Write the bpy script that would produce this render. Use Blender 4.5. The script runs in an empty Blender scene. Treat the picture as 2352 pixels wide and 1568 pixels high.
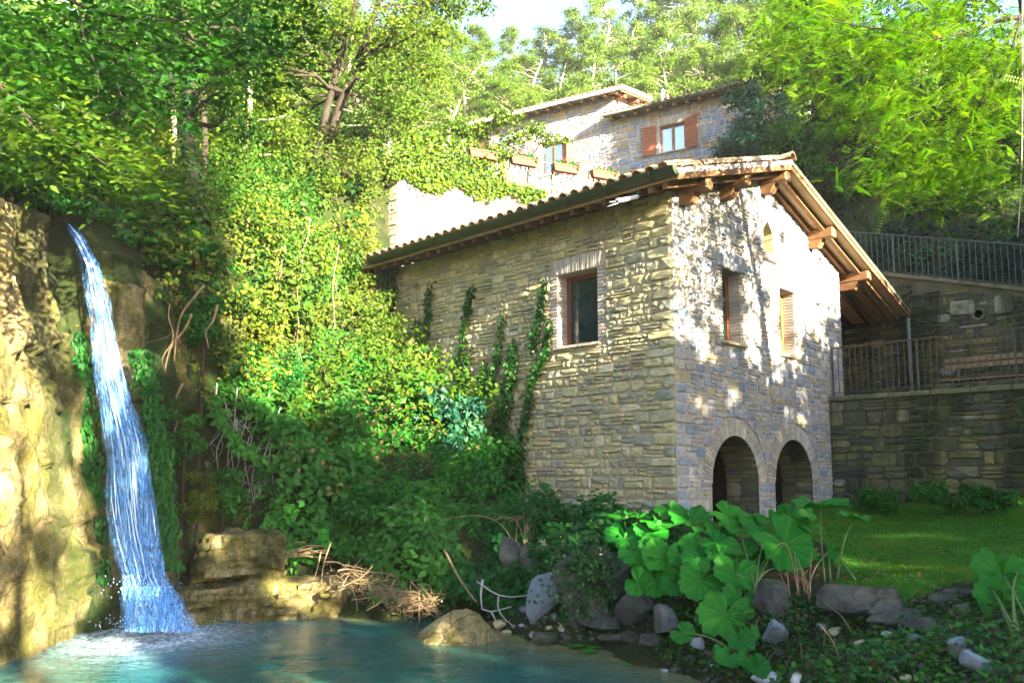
import bpy, math, random
import numpy as np
from mathutils import Vector, Matrix, noise as mnoise
from mathutils.geometry import tessellate_polygon

scene = bpy.context.scene
COL = scene.collection
RNG = np.random.default_rng(7)
random.seed(7)
R = math.radians

# ------------------------------------------------------------------ camera
EYE, FPX, CX, CY, PITCH = 1.9, 1883.0, 1176.0, 890.0, R(6.2)
cam_data = bpy.data.cameras.new("camera")
cam = bpy.data.objects.new("camera", cam_data)
COL.objects.link(cam)
cam.location = (0, 0, EYE)
cam.rotation_euler = (R(90) + PITCH, 0, 0)
cam_data.sensor_width = 36.0
cam_data.lens = 36.0 * FPX / 2352.0
cam_data.shift_y = 106.0 / 2352.0
cam_data.clip_end = 600
cam_data.clip_start = 0.05
scene.camera = cam

# ------------------------------------------------------------------ sky, sun, exposure
SUN_TO = Vector((0.636, -0.780, 0.272)).normalized()          # direction towards the low sun
SUN_EL = math.asin(SUN_TO.z)
world = bpy.data.worlds.new("World")
scene.world = world
world.use_nodes = True
wn = world.node_tree
for n in list(wn.nodes):
    wn.nodes.remove(n)
sky = wn.nodes.new("ShaderNodeTexSky")
sky.sky_type = 'NISHITA'
sky.sun_disc = False
sky.sun_elevation = SUN_EL
sky.sun_rotation = math.atan2(SUN_TO.x, SUN_TO.y)
sky.air_density, sky.dust_density, sky.ozone_density = 1.0, 1.2, 1.6
bg = wn.nodes.new("ShaderNodeBackground")
bg.inputs[1].default_value = 0.06
wo = wn.nodes.new("ShaderNodeOutputWorld")
wn.links.new(sky.outputs[0], bg.inputs[0])
wn.links.new(bg.outputs[0], wo.inputs[0])
sun_data = bpy.data.lights.new("sun", 'SUN')
sun_data.energy = 5.0
sun_data.angle = R(0.55)
sun_data.color = (1.0, 0.87, 0.60)
sun = bpy.data.objects.new("sun", sun_data)
COL.objects.link(sun)
sun.rotation_euler = SUN_TO.to_track_quat('Z', 'Y').to_euler()
scene.view_settings.view_transform = 'Standard'
scene.view_settings.look = 'None'
scene.view_settings.use_curve_mapping = False
scene.view_settings.gamma = 1.0
scene.view_settings.exposure = 3.85
scene.render.engine = 'CYCLES'
cy = scene.cycles
cy.max_bounces, cy.diffuse_bounces, cy.glossy_bounces = 6, 3, 3
cy.transmission_bounces, cy.transparent_max_bounces = 4, 8
cy.caustics_reflective = cy.caustics_refractive = False
cy.sample_clamp_indirect = 6.0
cy.use_denoising = True

# ------------------------------------------------------------------ survey helpers (photo pixel -> place)
_c, _s = math.cos(PITCH), math.sin(PITCH)
def ray(px, py):
    u, v = (px - CX) / FPX, (CY - py) / FPX
    return np.array([u, _c - v * _s, _s + v * _c])
def at(px, py, Y):
    d = ray(px, py)
    return d * (Y / d[1]) + np.array([0, 0, EYE])
def atz(px, py, z):
    d = ray(px, py)
    return d * ((z - EYE) / d[2]) + np.array([0, 0, EYE])
def on_plane(px, py, o, n):
    d = ray(px, py)
    t = np.dot(np.asarray(o) - np.array([0, 0, EYE]), n) / np.dot(d, n)
    return d * t + np.array([0, 0, EYE])

# the mill's own frame: x along the gable, y along the long wall
MO = np.array([2.488, 12.405, 0.0]); MPHI = R(46.16)
MB_, MA_ = np.array([math.cos(MPHI), math.sin(MPHI), 0]), np.array([-math.sin(MPHI), math.cos(MPHI), 0])
def mill(x, y, z):
    return MO + x * MB_ + y * MA_ + np.array([0, 0, z])
def to_mill(p):
    d = np.asarray(p) - MO
    return np.array([d @ MB_, d @ MA_, p[2]])

# ------------------------------------------------------------------ numpy noise
def _hash(i, j, k):
    h = (i * 374761393 + j * 668265263 + k * 2147483647 + 1013904223) & 0xFFFFFFFF
    h = ((h ^ (h >> 13)) * 1274126177) & 0xFFFFFFFF
    return ((h ^ (h >> 16)) & 0xFFFF) / 65535.0
def vnoise(p):
    p = np.asarray(p, float)
    i = np.floor(p).astype(np.int64); f = p - i; f = f * f * (3 - 2 * f)
    r = 0
    for a in (0, 1):
        for b in (0, 1):
            for c in (0, 1):
                w = (f[:, 0] if a else 1 - f[:, 0]) * (f[:, 1] if b else 1 - f[:, 1]) * (f[:, 2] if c else 1 - f[:, 2])
                r = r + w * _hash(i[:, 0] + a, i[:, 1] + b, i[:, 2] + c)
    return r * 2 - 1
def fbm(p, octv=4, lac=2.1, gain=.5):
    p = np.asarray(p, float); r = 0; a = 1.0
    for o in range(octv):
        r = r + a * vnoise(p * lac ** o + 17.3 * o); a *= gain
    return r

# ------------------------------------------------------------------ object helpers
def tag(o, label=None, cat=None, group=None, kind=None):
    if label: o["label"] = label
    if cat: o["category"] = cat
    if group: o["group"] = group
    if kind: o["kind"] = kind
    return o
def empty(name, loc=(0, 0, 0), rz=0.0, label=None, cat=None, group=None, parent=None):
    o = bpy.data.objects.new(name, None)
    o.empty_display_size = 0.2
    o.location = tuple(loc); o.rotation_euler = (0, 0, rz)
    COL.objects.link(o)
    if parent: o.parent = parent
    return tag(o, label, cat, group)
def link(name, mesh, mat=None, parent=None):
    o = bpy.data.objects.new(name, mesh)
    COL.objects.link(o)
    if mat is not None and not mesh.materials: mesh.materials.append(mat)
    if parent is not None: o.parent = parent
    return o
def copy_tree(o, parent=None):
    c = o.copy(); COL.objects.link(c)
    if parent is not None: c.parent = parent
    for ch in o.children: copy_tree(ch, c)
    return c
class Geo:
    """collects shapes; build() links them as one mesh object"""
    def __init__(s): s.v = []; s.f = []; s.t = []; s.n = 0
    def add(s, v, f, tint=.5):
        v = np.asarray(v, float).reshape(-1, 3)
        s.v.append(v); s.f += [tuple(int(i) + s.n for i in q) for q in f]
        s.t.append(np.broadcast_to(np.asarray(tint, float), (len(v),))); s.n += len(v)
        return s
    def box(s, lo, hi, tint=.5, bev=0.0):
        (x0, y0, z0), (x1, y1, z1) = lo, hi
        if bev <= 0:
            v = [(x, y, z) for z in (z0, z1) for y in (y0, y1) for x in (x0, x1)]
            return s.add(v, [(0, 2, 3, 1), (4, 5, 7, 6), (0, 1, 5, 4), (2, 6, 7, 3), (0, 4, 6, 2), (1, 3, 7, 5)], tint)
        c = np.array([(x0 + x1) / 2, (y0 + y1) / 2, (z0 + z1) / 2]); h = np.array([x1 - x0, y1 - y0, z1 - z0]) / 2
        b = min(bev, h.min() * .9)
        v = []; idx = {}
        for sx in (-1, 1):
            for sy in (-1, 1):
                for sz in (-1, 1):
                    sg = np.array([sx, sy, sz])
                    for a in range(3):
                        q = h - b; q[a] = h[a]
                        idx[(sx, sy, sz, a)] = len(v); v.append(c + sg * q)
        f = []
        for a in range(3):
            b1, b2 = (a + 1) % 3, (a + 2) % 3
            for sg in (-1, 1):
                def k(p, q):
                    t = [0, 0, 0]; t[a] = sg; t[b1] = p; t[b2] = q
                    return idx[(t[0], t[1], t[2], a)]
                f.append((k(-1, -1), k(1, -1), k(1, 1), k(-1, 1)) if sg > 0 else (k(-1, 1), k(1, 1), k(1, -1), k(-1, -1)))
                for sp in (-1, 1):                      # edges between face a and face b1
                    t = [0, 0, 0]; t[a] = sg; t[b1] = sp
                    e = []
                    for r in (-1, 1):
                        t[b2] = r; e.append((idx[(t[0], t[1], t[2], a)], idx[(t[0], t[1], t[2], b1)]))
                    f.append((e[0][0], e[1][0], e[1][1], e[0][1]))
        for sx in (-1, 1):
            for sy in (-1, 1):
                for sz in (-1, 1):
                    f.append(tuple(idx[(sx, sy, sz, a)] for a in range(3)))
        return s.add(v, f, tint)
    def obox(s, o, ax, ay, az, tint=.5):
        """oriented box from origin o and three edge vectors"""
        o, ax, ay, az = (np.asarray(q, float) for q in (o, ax, ay, az))
        v = [o + i * ax + j * ay + k * az for k in (0, 1) for j in (0, 1) for i in (0, 1)]
        return s.add(v, [(0, 2, 3, 1), (4, 5, 7, 6), (0, 1, 5, 4), (2, 6, 7, 3), (0, 4, 6, 2), (1, 3, 7, 5)], tint)
    def tube(s, pts, rad, n=6, tint=.5, cap=True):
        pts = np.asarray(pts, float); m = len(pts)
        rad = np.broadcast_to(np.asarray(rad, float), (m,))
        tg = np.gradient(pts, axis=0); tg /= np.linalg.norm(tg, axis=1)[:, None] + 1e-9
        ref = np.array([0, 0, 1.0]) if abs(tg[0][2]) < .9 else np.array([1.0, 0, 0])
        v = []
        a = np.cross(tg[0], ref); a /= np.linalg.norm(a) + 1e-9
        for i in range(m):
            a = a - tg[i] * (a @ tg[i]); a /= np.linalg.norm(a) + 1e-9
            b = np.cross(tg[i], a)
            for k in range(n):
                th = 2 * math.pi * k / n
                v.append(pts[i] + rad[i] * (math.cos(th) * a + math.sin(th) * b))
        f = [(i * n + k, i * n + (k + 1) % n, (i + 1) * n + (k + 1) % n, (i + 1) * n + k) for i in range(m - 1) for k in range(n)]
        if cap: f += [tuple(range(n))[::-1], tuple((m - 1) * n + k for k in range(n))]
        return s.add(v, f, tint)
    def prism(s, poly, axis_vec, tint=.5):
        poly = np.asarray(poly, float); n = len(poly); d = np.asarray(axis_vec, float)
        f = [(i, (i + 1) % n, n + (i + 1) % n, n + i) for i in range(n)] + [tuple(range(n))[::-1], tuple(range(n, 2 * n))]
        return s.add(np.concatenate([poly, poly + d]), f, tint)
    def mesh(s, name, smooth=False):
        me = bpy.data.meshes.new(name)
        v = np.concatenate(s.v) if s.v else np.zeros((0, 3))
        me.from_pydata(v.tolist(), [], s.f)
        at_ = me.attributes.new("tint", 'FLOAT', 'POINT')
        at_.data.foreach_set("value", np.concatenate(s.t).astype(np.float32))
        if smooth: me.shade_smooth()
        me.update()
        return me
    def build(s, name, mat, parent=None, smooth=False, kind=None):
        o = link(name, s.mesh(name, smooth), mat, parent)
        if kind: o["kind"] = kind
        return o
def unit(a):
    return a / (np.linalg.norm(a, axis=-1, keepdims=True) + 1e-9)
def rand_dirs(n):
    return unit(RNG.normal(size=(n, 3)))
def leaf_mesh(name, p, nrm, size, width=.5, tint=None, dirs=None, fold=.18, droop=0.0):
    """two folded triangles per leaf, one mesh"""
    p = np.asarray(p, float); n = len(p)
    nrm = unit(np.asarray(nrm, float)); size = np.broadcast_to(np.asarray(size, float), (n,))[:, None]
    if dirs is None: dirs = rand_dirs(n) + np.array([0, 0, -droop])
    d = unit(dirs - nrm * (dirs * nrm).sum(1, keepdims=True))
    b = np.cross(nrm, d)
    w = size * width * .5
    v = np.empty((n, 4, 3))
    v[:, 0] = p
    v[:, 1] = p + d * size * .45 + b * w + nrm * size * fold * .5
    v[:, 2] = p + d * size - nrm * size * fold * .4
    v[:, 3] = p + d * size * .45 - b * w + nrm * size * fold * .5
    me = bpy.data.meshes.new(name)
    me.vertices.add(n * 4); me.vertices.foreach_set("co", v.reshape(-1).astype(np.float32))
    idx = (np.arange(n)[:, None] * 4 + np.array([0, 1, 2, 0, 2, 3])).reshape(-1)
    me.loops.add(n * 6); me.loops.foreach_set("vertex_index", idx.astype(np.int32))
    me.polygons.add(n * 2); me.polygons.foreach_set("loop_start", (np.arange(n * 2) * 3).astype(np.int32))
    a = me.attributes.new("tint", 'FLOAT', 'POINT')
    if tint is None: tint = RNG.random(n)
    a.data.foreach_set("value", np.repeat(np.clip(tint, 0, 1), 4).astype(np.float32))
    me.update(calc_edges=True)
    return me
def clump_points(clumps, n, shell=.5):
    """n points spread through ellipsoids (centre, radii); more towards the outside"""
    C = np.array([c[0] for c in clumps]); Rr = np.array([np.broadcast_to(c[1], (3,)) for c in clumps], float)
    w = np.prod(Rr, axis=1) ** .7; w /= w.sum()
    k = RNG.choice(len(C), n, p=w)
    d = rand_dirs(n); r = RNG.random(n) ** shell
    return C[k] + d * Rr[k] * r[:, None], d, k

# ------------------------------------------------------------------ materials
def new_mat(name):
    m = bpy.data.materials.new(name); m.use_nodes = True
    nt = m.node_tree
    for n in list(nt.nodes): nt.nodes.remove(n)
    out = nt.nodes.new("ShaderNodeOutputMaterial")
    return m, nt, out
def N(nt, typ, **kw):
    n = nt.nodes.new(typ)
    for k, v in kw.items():
        if k.startswith("i_"): n.inputs[int(k[2:])].default_value = v
        else: setattr(n, k, v)
    return n
def ramp(nt, fac, stops):
    r = nt.nodes.new("ShaderNodeValToRGB"); e = r.color_ramp.elements
    while len(e) < len(stops): e.new(.5)
    for i, (p, c) in enumerate(stops):
        e[i].position = p; e[i].color = (*c, 1)
    nt.links.new(fac, r.inputs[0])
    return r.outputs[0]
def coords(nt, world_space=True):
    if world_space: return N(nt, "ShaderNodeNewGeometry").outputs["Position"]
    return N(nt, "ShaderNodeTexCoord").outputs["Object"]
def noise_node(nt, scale, detail=4, rough=.6, vec=None, stretch=None):
    v = vec or coords(nt)
    if stretch:
        mp = N(nt, "ShaderNodeMapping"); mp.inputs["Scale"].default_value = stretch
        nt.links.new(v, mp.inputs[0]); v = mp.outputs[0]
    t = N(nt, "ShaderNodeTexNoise"); t.inputs["Scale"].default_value = scale
    t.inputs["Detail"].default_value = detail; t.inputs["Roughness"].default_value = rough
    nt.links.new(v, t.inputs["Vector"])
    return t.outputs["Fac"]
def mix(nt, a, b, fac, mode='MIX'):
    m = N(nt, "ShaderNodeMix", data_type='RGBA', blend_type=mode)
    for sock, val in ((m.inputs[6], a), (m.inputs[7], b), (m.inputs[0], fac)):
        if isinstance(val, (int, float)): sock.default_value = val
        elif isinstance(val, tuple): sock.default_value = (*val, 1)
        else: nt.links.new(val, sock)
    return m.outputs[2]
def bump(nt, h, strength=.5, dist=.02):
    b = N(nt, "ShaderNodeBump"); b.inputs["Strength"].default_value = strength; b.inputs["Distance"].default_value = dist
    nt.links.new(h, b.inputs["Height"])
    return b.outputs[0]
def attr(nt, name="tint"):
    return N(nt, "ShaderNodeAttribute", attribute_name=name).outputs["Fac"]
def principled(nt, out, color, rough=.8, normal=None, spec=.3, metal=0.0):
    p = N(nt, "ShaderNodeBsdfPrincipled")
    if isinstance(color, tuple): p.inputs["Base Color"].default_value = (*color, 1)
    else: nt.links.new(color, p.inputs["Base Color"])
    if isinstance(rough, (int, float)): p.inputs["Roughness"].default_value = rough
    else: nt.links.new(rough, p.inputs["Roughness"])
    p.inputs["Specular IOR Level"].default_value = spec
    p.inputs["Metallic"].default_value = metal
    if normal is not None: nt.links.new(normal, p.inputs["Normal"])
    if out is not None: nt.links.new(p.outputs[0], out.inputs[0])
    return p
def plain(name, c0, c1=None, scale=8, rough=.7, bstr=.3, bdist=.01, spec=.3, metal=0.0, stretch=None, fine=60):
    m, nt, out = new_mat(name)
    c1 = c1 or tuple(x * .6 for x in c0)
    f = noise_node(nt, scale, 5, .65, stretch=stretch)
    col = ramp(nt, f, [(.3, c1), (.7, c0)])
    principled(nt, out, col, rough, bump(nt, noise_node(nt, fine, 3, .7, stretch=stretch), bstr, bdist), spec, metal)
    return m
def stone_mat(name, stops, moss=0.0, dirt=(.10, .09, .07), bstr=.6, streak=0.0):
    m, nt, out = new_mat(name)
    base = ramp(nt, attr(nt), stops)
    v = noise_node(nt, 14, 5, .7)
    base = mix(nt, base, ramp(nt, v, [(.25, (.45, .43, .40)), (.6, (1, 1, 1)), (.8, (1.25, 1.2, 1.1))]), .75, 'MULTIPLY')
    big = noise_node(nt, 1.3, 4, .6)
    base = mix(nt, base, dirt, ramp(nt, big, [(.48, (0, 0, 0)), (.75, (.5, .5, .5))]))
    if streak:
        st = noise_node(nt, 1.0, 4, .55, stretch=(1.6, 1.6, .22))
        base = mix(nt, base, (.018, .020, .010), ramp(nt, st, [(.50, (0, 0, 0)), (.60, (streak,) * 3)]))
    if moss:
        mo = noise_node(nt, 3.0, 5, .7)
        base = mix(nt, base, (.035, .065, .010), ramp(nt, mo, [(.5, (0, 0, 0)), (.66, (moss,) * 3)]))
    principled(nt, out, base, .88, bump(nt, noise_node(nt, 38, 5, .75), bstr, .02), .2)
    return m
def leaf_mat(name, c0, c1, trans=.42, rough=.42, spec=.45, mottle=.25):
    m, nt, out = new_mat(name)
    col = ramp(nt, attr(nt), [(0.0, c0), (.65, tuple((a + b) / 2 for a, b in zip(c0, c1))), (1.0, c1)])
    col = mix(nt, col, ramp(nt, noise_node(nt, .9, 3, .6), [(.3, (.6, .7, .7)), (.7, (1.2, 1.15, 1.0))]), mottle * 2, 'MULTIPLY')
    p = principled(nt, None, col, min(.75, rough + .12), None, spec * .45)
    t = N(nt, "ShaderNodeBsdfTranslucent")
    nt.links.new(mix(nt, col, (1.15, 1.35, .42), 1.0, 'MULTIPLY'), t.inputs[0])
    mx = N(nt, "ShaderNodeMixShader"); mx.inputs[0].default_value = trans
    nt.links.new(p.outputs[0], mx.inputs[1]); nt.links.new(t.outputs[0], mx.inputs[2])
    nt.links.new(mx.outputs[0], out.inputs[0])
    return m

M = {}
M["stone"] = stone_mat("wall_stone", [(0, (.20, .26, .37)), (.3, (.32, .35, .42)), (.55, (.40, .39, .41)), (.76, (.42, .36, .23)), (.88, (.42, .40, .36)), (1, (.50, .49, .52))], dirt=(.16, .14, .14))
M["stone_long"] = stone_mat("weathered_stone", [(0, (.26, .27, .23)), (.4, (.40, .37, .23)), (.8, (.50, .43, .24)), (1, (.54, .49, .36))], dirt=(.20, .18, .12), bstr=.9)
M["stone_pale"] = stone_mat("pale_stone", [(0, (.30, .35, .44)), (.35, (.42, .44, .48)), (.7, (.48, .44, .37)), (.9, (.48, .37, .22)), (1, (.40, .24, .15))])
M["stone_upper"] = stone_mat("grey_house_stone", [(0, (.15, .20, .31)), (.35, (.24, .26, .33)), (.62, (.31, .30, .29)), (.85, (.34, .26, .15)), (1, (.28, .15, .09))], dirt=(.20, .20, .22))
M["stone_dark"] = stone_mat("mossy_stone", [(0, (.05, .06, .06)), (.5, (.12, .11, .06)), (.85, (.17, .15, .06)), (1, (.25, .24, .20))], moss=.8, streak=.92)  # mossy wall stone; in the arches its dark tone stands in for shade
M["mortar"] = plain("mortar", (.46, .39, .39), (.34, .29, .28), 9, .95, .6, .02, .1)
M["mortar_long"] = plain("weathered_mortar", (.40, .33, .25), (.27, .22, .17), 9, .95, .6, .02, .1)
M["mortar_dark"] = plain("mossy_mortar", (.10, .09, .06), (.04, .045, .03), 3, .95, .6, .02, .1)  # mossy wall mortar; its dark tone also serves as shade in the arch passages
M["brick"] = stone_mat("thin_brick", [(0, (.36, .32, .30)), (.5, (.45, .40, .37)), (1, (.52, .46, .40))], bstr=.5)
M["coping"] = plain("coping_stone", (.16, .15, .10), (.05, .06, .03), 4, .9, .7, .02, .2)
M["tile"] = stone_mat("roof_tile", [(0, (.30, .20, .13)), (.5, (.42, .27, .17)), (1, (.50, .38, .25))], dirt=(.12, .10, .06))
M["wood"] = plain("brown_timber", (.24, .12, .055), (.13, .065, .03), 6, .7, .5, .01, .25, stretch=(1, 1, 1), fine=25)
M["wood_dark"] = plain("dark_timber", (.10, .055, .028), (.05, .028, .015), 6, .75, .5, .01, .25)
M["wood_frame"] = plain("varnished_window_wood", (.17, .055, .022), (.11, .035, .016), 20, .45, .2, .004, .4)
M["wood_orange"] = plain("orange_window_wood", (.42, .18, .05), (.30, .12, .035), 20, .5, .2, .004, .4)
M["shutter"] = plain("shutter_paint", (.26, .085, .04), (.20, .065, .03), 12, .6, .2, .004, .3)
M["soffit"] = plain("soffit_tile", (.42, .30, .18), (.32, .22, .13), 5, .85, .3, .01, .2)
M["plank"] = plain("bench_plank", (.24, .17, .10), (.13, .09, .05), 9, .75, .5, .01, .25)
M["gutter"] = plain("painted_gutter", (.045, .055, .03), (.02, .03, .018), 4, .45, .2, .004, .5)
M["gutter_pale"] = plain("pale_gutter", (.22, .27, .27), (.15, .20, .20), 4, .4, .2, .004, .5)
M["iron"] = plain("painted_iron", (.035, .05, .05), (.02, .03, .03), 12, .5, .3, .004, .5)
M["iron_rust"] = plain("weathered_iron", (.075, .06, .04), (.03, .035, .03), 12, .6, .3, .004, .4)
M["pvc"] = plain("white_plastic_pipe", (.62, .62, .66), (.50, .50, .55), 10, .4, .1, .002, .5)
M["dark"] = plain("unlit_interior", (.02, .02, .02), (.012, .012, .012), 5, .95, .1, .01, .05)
M["terracotta"] = plain("terracotta", (.22, .065, .040), (.16, .045, .03), 10, .8, .3, .006, .2)
M["curtain"] = plain("white_curtain", (.75, .76, .80), (.62, .64, .70), 4, .9, .3, .02, .1, stretch=(6, 6, .3), fine=8)
M["bark"] = plain("bark", (.040, .032, .025), (.015, .012, .010), 9, .9, 1.0, .03, .15, stretch=(1, 1, .35), fine=22)
M["bark_pale"] = plain("pale_bark", (.38, .34, .27), (.20, .17, .12), 6, .85, .7, .02, .2, stretch=(1, 1, .4), fine=20)
M["twig"] = plain("dry_twig", (.25, .18, .11), (.12, .085, .05), 12, .85, .4, .005, .2)
M["twig_grey"] = plain("grey_twig", (.30, .30, .33), (.17, .17, .19), 12, .85, .4, .005, .2)
M["stalk"] = plain("green_stalk", (.10, .16, .03), (.06, .09, .03), 12, .6, .2, .003, .3)
M["earth"] = plain("dark_earth", (.035, .030, .018), (.014, .014, .008), 2, .95, .8, .03, .1, fine=12)

M["leaf_wood"] = leaf_mat("hornbeam_leaf", (0.0048, 0.042, 0.0036), (0.036, 0.105, 0.006), .45)
M["leaf_sun"] = leaf_mat("sunny_leaf", (0.0186, 0.0713, 0.00496), (0.132, 0.175, 0.010), .45)
M["leaf_far"] = leaf_mat("hillside_leaf", (0.05625, 0.1275, 0.02625), (0.2025, 0.2775, 0.0525), .48, .5, .3)
M["leaf_acacia"] = leaf_mat("acacia_leaf", (0.01728, 0.0828, 0.00288), (0.140, 0.210, 0.0055), .50)
M["leaf_ivy"] = leaf_mat("ivy_leaf", (0.0042, 0.042, 0.0098), (0.0315, 0.105, 0.0098), .25, .30, .6)
M["leaf_bramble"] = leaf_mat("bramble_leaf", (.006, .075, .014), (.044, .175, .013), .38, .38, .5)
M["leaf_scrub"] = leaf_mat("scrub_leaf", (0.01116, 0.0527, 0.00434), (0.150, 0.168, 0.0155), .40)
M["leaf_laurel"] = leaf_mat("laurel_leaf", (0.007, 0.049, 0.0385), (0.028, 0.098, 0.049), .25, .35, .6)
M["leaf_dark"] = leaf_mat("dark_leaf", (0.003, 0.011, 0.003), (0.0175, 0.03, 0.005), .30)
M["leaf_dry"] = leaf_mat("dry_leaf", (0.096, 0.054, 0.024), (0.216, 0.156, 0.084), .25, .7, .15)
M["leaf_butterbur"] = leaf_mat("butterbur_leaf", (0.0032, 0.112, 0.0096), (0.04, 0.232, 0.008), .30, .42, .4)
M["grass"] = leaf_mat("grass_blade", (.014, .10, .004), (.10, .165, .010), .30, .6, .2)
M["flower"] = leaf_mat("red_petal", (.45, .03, .03), (.55, .10, .12), .3, .6, .2)
# ================================================================== terrain
_ctrl = []
def cp(*pts):
    for p in pts: _ctrl.append(tuple(p))
# pool bed and its shore
cp((-3, 8, -.9), (-1.2, 7.5, -.9), (-2.2, 10, -.8), (-3.9, 9, -.8), (-1, 9.3, -.6), (0, 7.2, -.7), (-3, 5.5, -.9), (0, 5.2, -.8), (1.0, 6.2, -.5), (-2, 2.8, -.2), (1.5, 3.2, -.1))
for q in [(480, 1412), (640, 1400), (800, 1392), (1000, 1405), (1180, 1455), (1300, 1478), (1450, 1500), (1560, 1530), (1690, 1568)]:
    cp(atz(*q, 0.02))
cp((2.2, 5.2, .25), (2.2, 3.5, .25), (0, 0.5, .2), (4, 1, .6), (-4, 0, .2), (6, -3, .8), (0, -6, .6))
# right bank and lawn
cp(at(1800, 1560, 6.0), at(2000, 1500, 6.5), at(2300, 1540, 5.4), at(1500, 1440, 8.8), at(1650, 1480, 8.0), at(1800, 1400, 8.0), at(1500, 1320, 10.4), at(1400, 1290, 10.9))
cp(at(2000, 1340, 8.5), at(2300, 1340, 7.6), at(1900, 1300, 9.6), at(2200, 1230, 11), at(2352, 1200, 12), at(1940, 1165, 15.5), at(2250, 1155, 14.6), (12, 10, 1.5), (9, 5, 1.2), (7, 1, 1.0))
# foot of the mill
cp(mill(0, 0, 1.2), mill(3, -.3, 1.2), mill(5.4, -.4, 1.3), mill(-.2, 2, 1.25), mill(-.3, 3.2, 1.35), mill(-.2, 4.8, 2.3), mill(-.2, 6.9, 3.9), mill(2, 2, 1.2), mill(4, 3, 1.6), mill(2, 7.6, 4.2), mill(5, 8, 4.6))
# overgrown bank left of the mill
cp(at(1150, 1240, 12.0), at(1000, 1280, 11.9), at(860, 1260, 12.0), at(700, 1240, 12.1), at(1000, 1050, 13.6), at(850, 900, 14.4), at(700, 1050, 13.0), at(600, 1150, 12.3),
   at(820, 760, 15.9), at(700, 800, 14.8), at(600, 900, 13.8), at(560, 760, 14.0), at(560, 600, 14.6), at(700, 600, 16.5), at(780, 570, 18.0), at(960, 600, 19.4), at(1060, 570, 20.0), at(920, 640, 18.0), (1.5, 20.5, 6.5), at(650, 450, 18), at(480, 520, 14.2), at(480, 620, 13.6))
# stream above the fall and the valley side
cp(at(230, 490, 11.4), at(150, 470, 12.5), (-7.5, 10, 5.3), (-8, 7, 5.0), (-7.2, 4, 4.4), (-9, 0, 3.5), (-9, 14, 6.2), (-12, 12, 8.5), (-13, 18, 11), (-12, 26, 15), (-6, 22, 11.5), (-6, 18, 9.0))
# upper terrace, hill behind
cp((-1.5, 21.5, 9.3), (1.5, 22.6, 9.4), (3.5, 24, 9.4), (6, 26, 9.4), (0, 27, 9.5), (5, 30, 9.6), (-3, 25, 10.5), (-3, 31, 12.5), (2, 38, 14), (10, 38, 15), (-4, 42, 21), (5, 50, 23), (18, 45, 24), (30, 40, 24), (-20, 40, 25), (0, 62, 33), (25, 65, 38), (-25, 65, 38), (-30, 20, 20), (-25, 0, 12))
cp((14, 24, 13), (16, 18, 11), (20, 24, 17), (12, 30, 12.5), (20, 12, 8), (30, 15, 14), (34, 0, 6), (20, -6, 2.0), (12, -8, 1.5))
_ctrl = np.array(_ctrl)
def _ker(a, b):
    d2 = ((a[:, None, :2] - b[None, :, :2]) ** 2).sum(-1)
    return np.sqrt(d2 + .25)
_K = np.block([[_ker(_ctrl, _ctrl) - .02 * np.eye(len(_ctrl)), np.ones((len(_ctrl), 1))], [np.ones((1, len(_ctrl))), np.zeros((1, 1))]])
_W = np.linalg.solve(_K, np.append(_ctrl[:, 2], 0))
def height(x, y, rough=True):
    x = np.asarray(x, float).ravel(); y = np.asarray(y, float).ravel()
    p = np.stack([x, y], 1)
    z = np.concatenate([_ker(p[i:i + 20000], _ctrl) @ _W[:-1] + _W[-1] for i in range(0, len(p), 20000)])
    mx = (x - MO[0]) * MB_[0] + (y - MO[1]) * MB_[1]
    my = (x - MO[0]) * MA_[0] + (y - MO[1]) * MA_[1]
    right = (mx > 5.83) & (my < 1.6) & (my > -14)
    zr = np.where(mx < 9.35, 3.46, np.maximum(np.clip(6.55 + .29 * my, 4.2, 7.0) + .52 * (mx - 9.35), 3.46))
    z = np.where(right, zr, z)
    lawn = (mx > 0) & (mx < 5.83)
    if rough:
        z = z + np.where(right & (mx < 9.35), 0, .10) * np.where(lawn, .3, 1) * fbm(np.stack([x * 1.1, y * 1.1, x * 0], 1), 4)
    # keep below the mill's roof and floor, below the cliff top pool lip
    bx = np.interp(y, [3.0, 4.2, 6.6, 8.6, 10.1, 10.7, 10.8, 11.6, 12.6], [-5.9, -5.7, -5.35, -5.15, -5.12, -5.05, -4.5, -4.35, -3.9])
    front = (y < 12.5) & (y > 2.6)
    z = np.where(front & (x < bx + .35) & (x > bx - np.where(y < 10.75, 1.35, 1.2)), np.minimum(z, -.75), z)
    z = np.where((y < 10.4) & (y > 2.6) & (x >= bx) & (x < -3.2), np.minimum(z, -.45), z)
    gu = (x + 1.0) * .9135 + (y - 21.0) * .4067; gv = (x + 1.0) * .4067 - (y - 21.0) * .9135    # along / in front of the garden wall
    z = np.where((gu > -2.6) & (gu < 6.2) & (gv > -.25) & (gv < 3.6), np.minimum(z, 5.6), z)
    inside = (mx > .25) & (mx < 6.2) & (my > .3) & (my < 6.8)
    z = np.where(inside, np.minimum(z, 1.1), z)
    return z
def hnormal(x, y):
    e = .12
    dx = (height(x + e, y, False) - height(x - e, y, False)) / (2 * e)
    dy = (height(x, y + e, False) - height(x, y - e, False)) / (2 * e)
    return unit(np.stack([-dx, -dy, np.ones_like(dx)], 1))
xs = np.concatenate([np.arange(-44, -9, 1.4), np.arange(-9, 12, .17), np.arange(12, 46, 1.4)])
ys = np.concatenate([np.arange(-14, 2.5, 1.0), np.arange(2.5, 22, .17), np.arange(22, 34, .5), np.arange(34, 90, 2.0)])
gx, gy = np.meshgrid(xs, ys)
gz = height(gx, gy)
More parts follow.
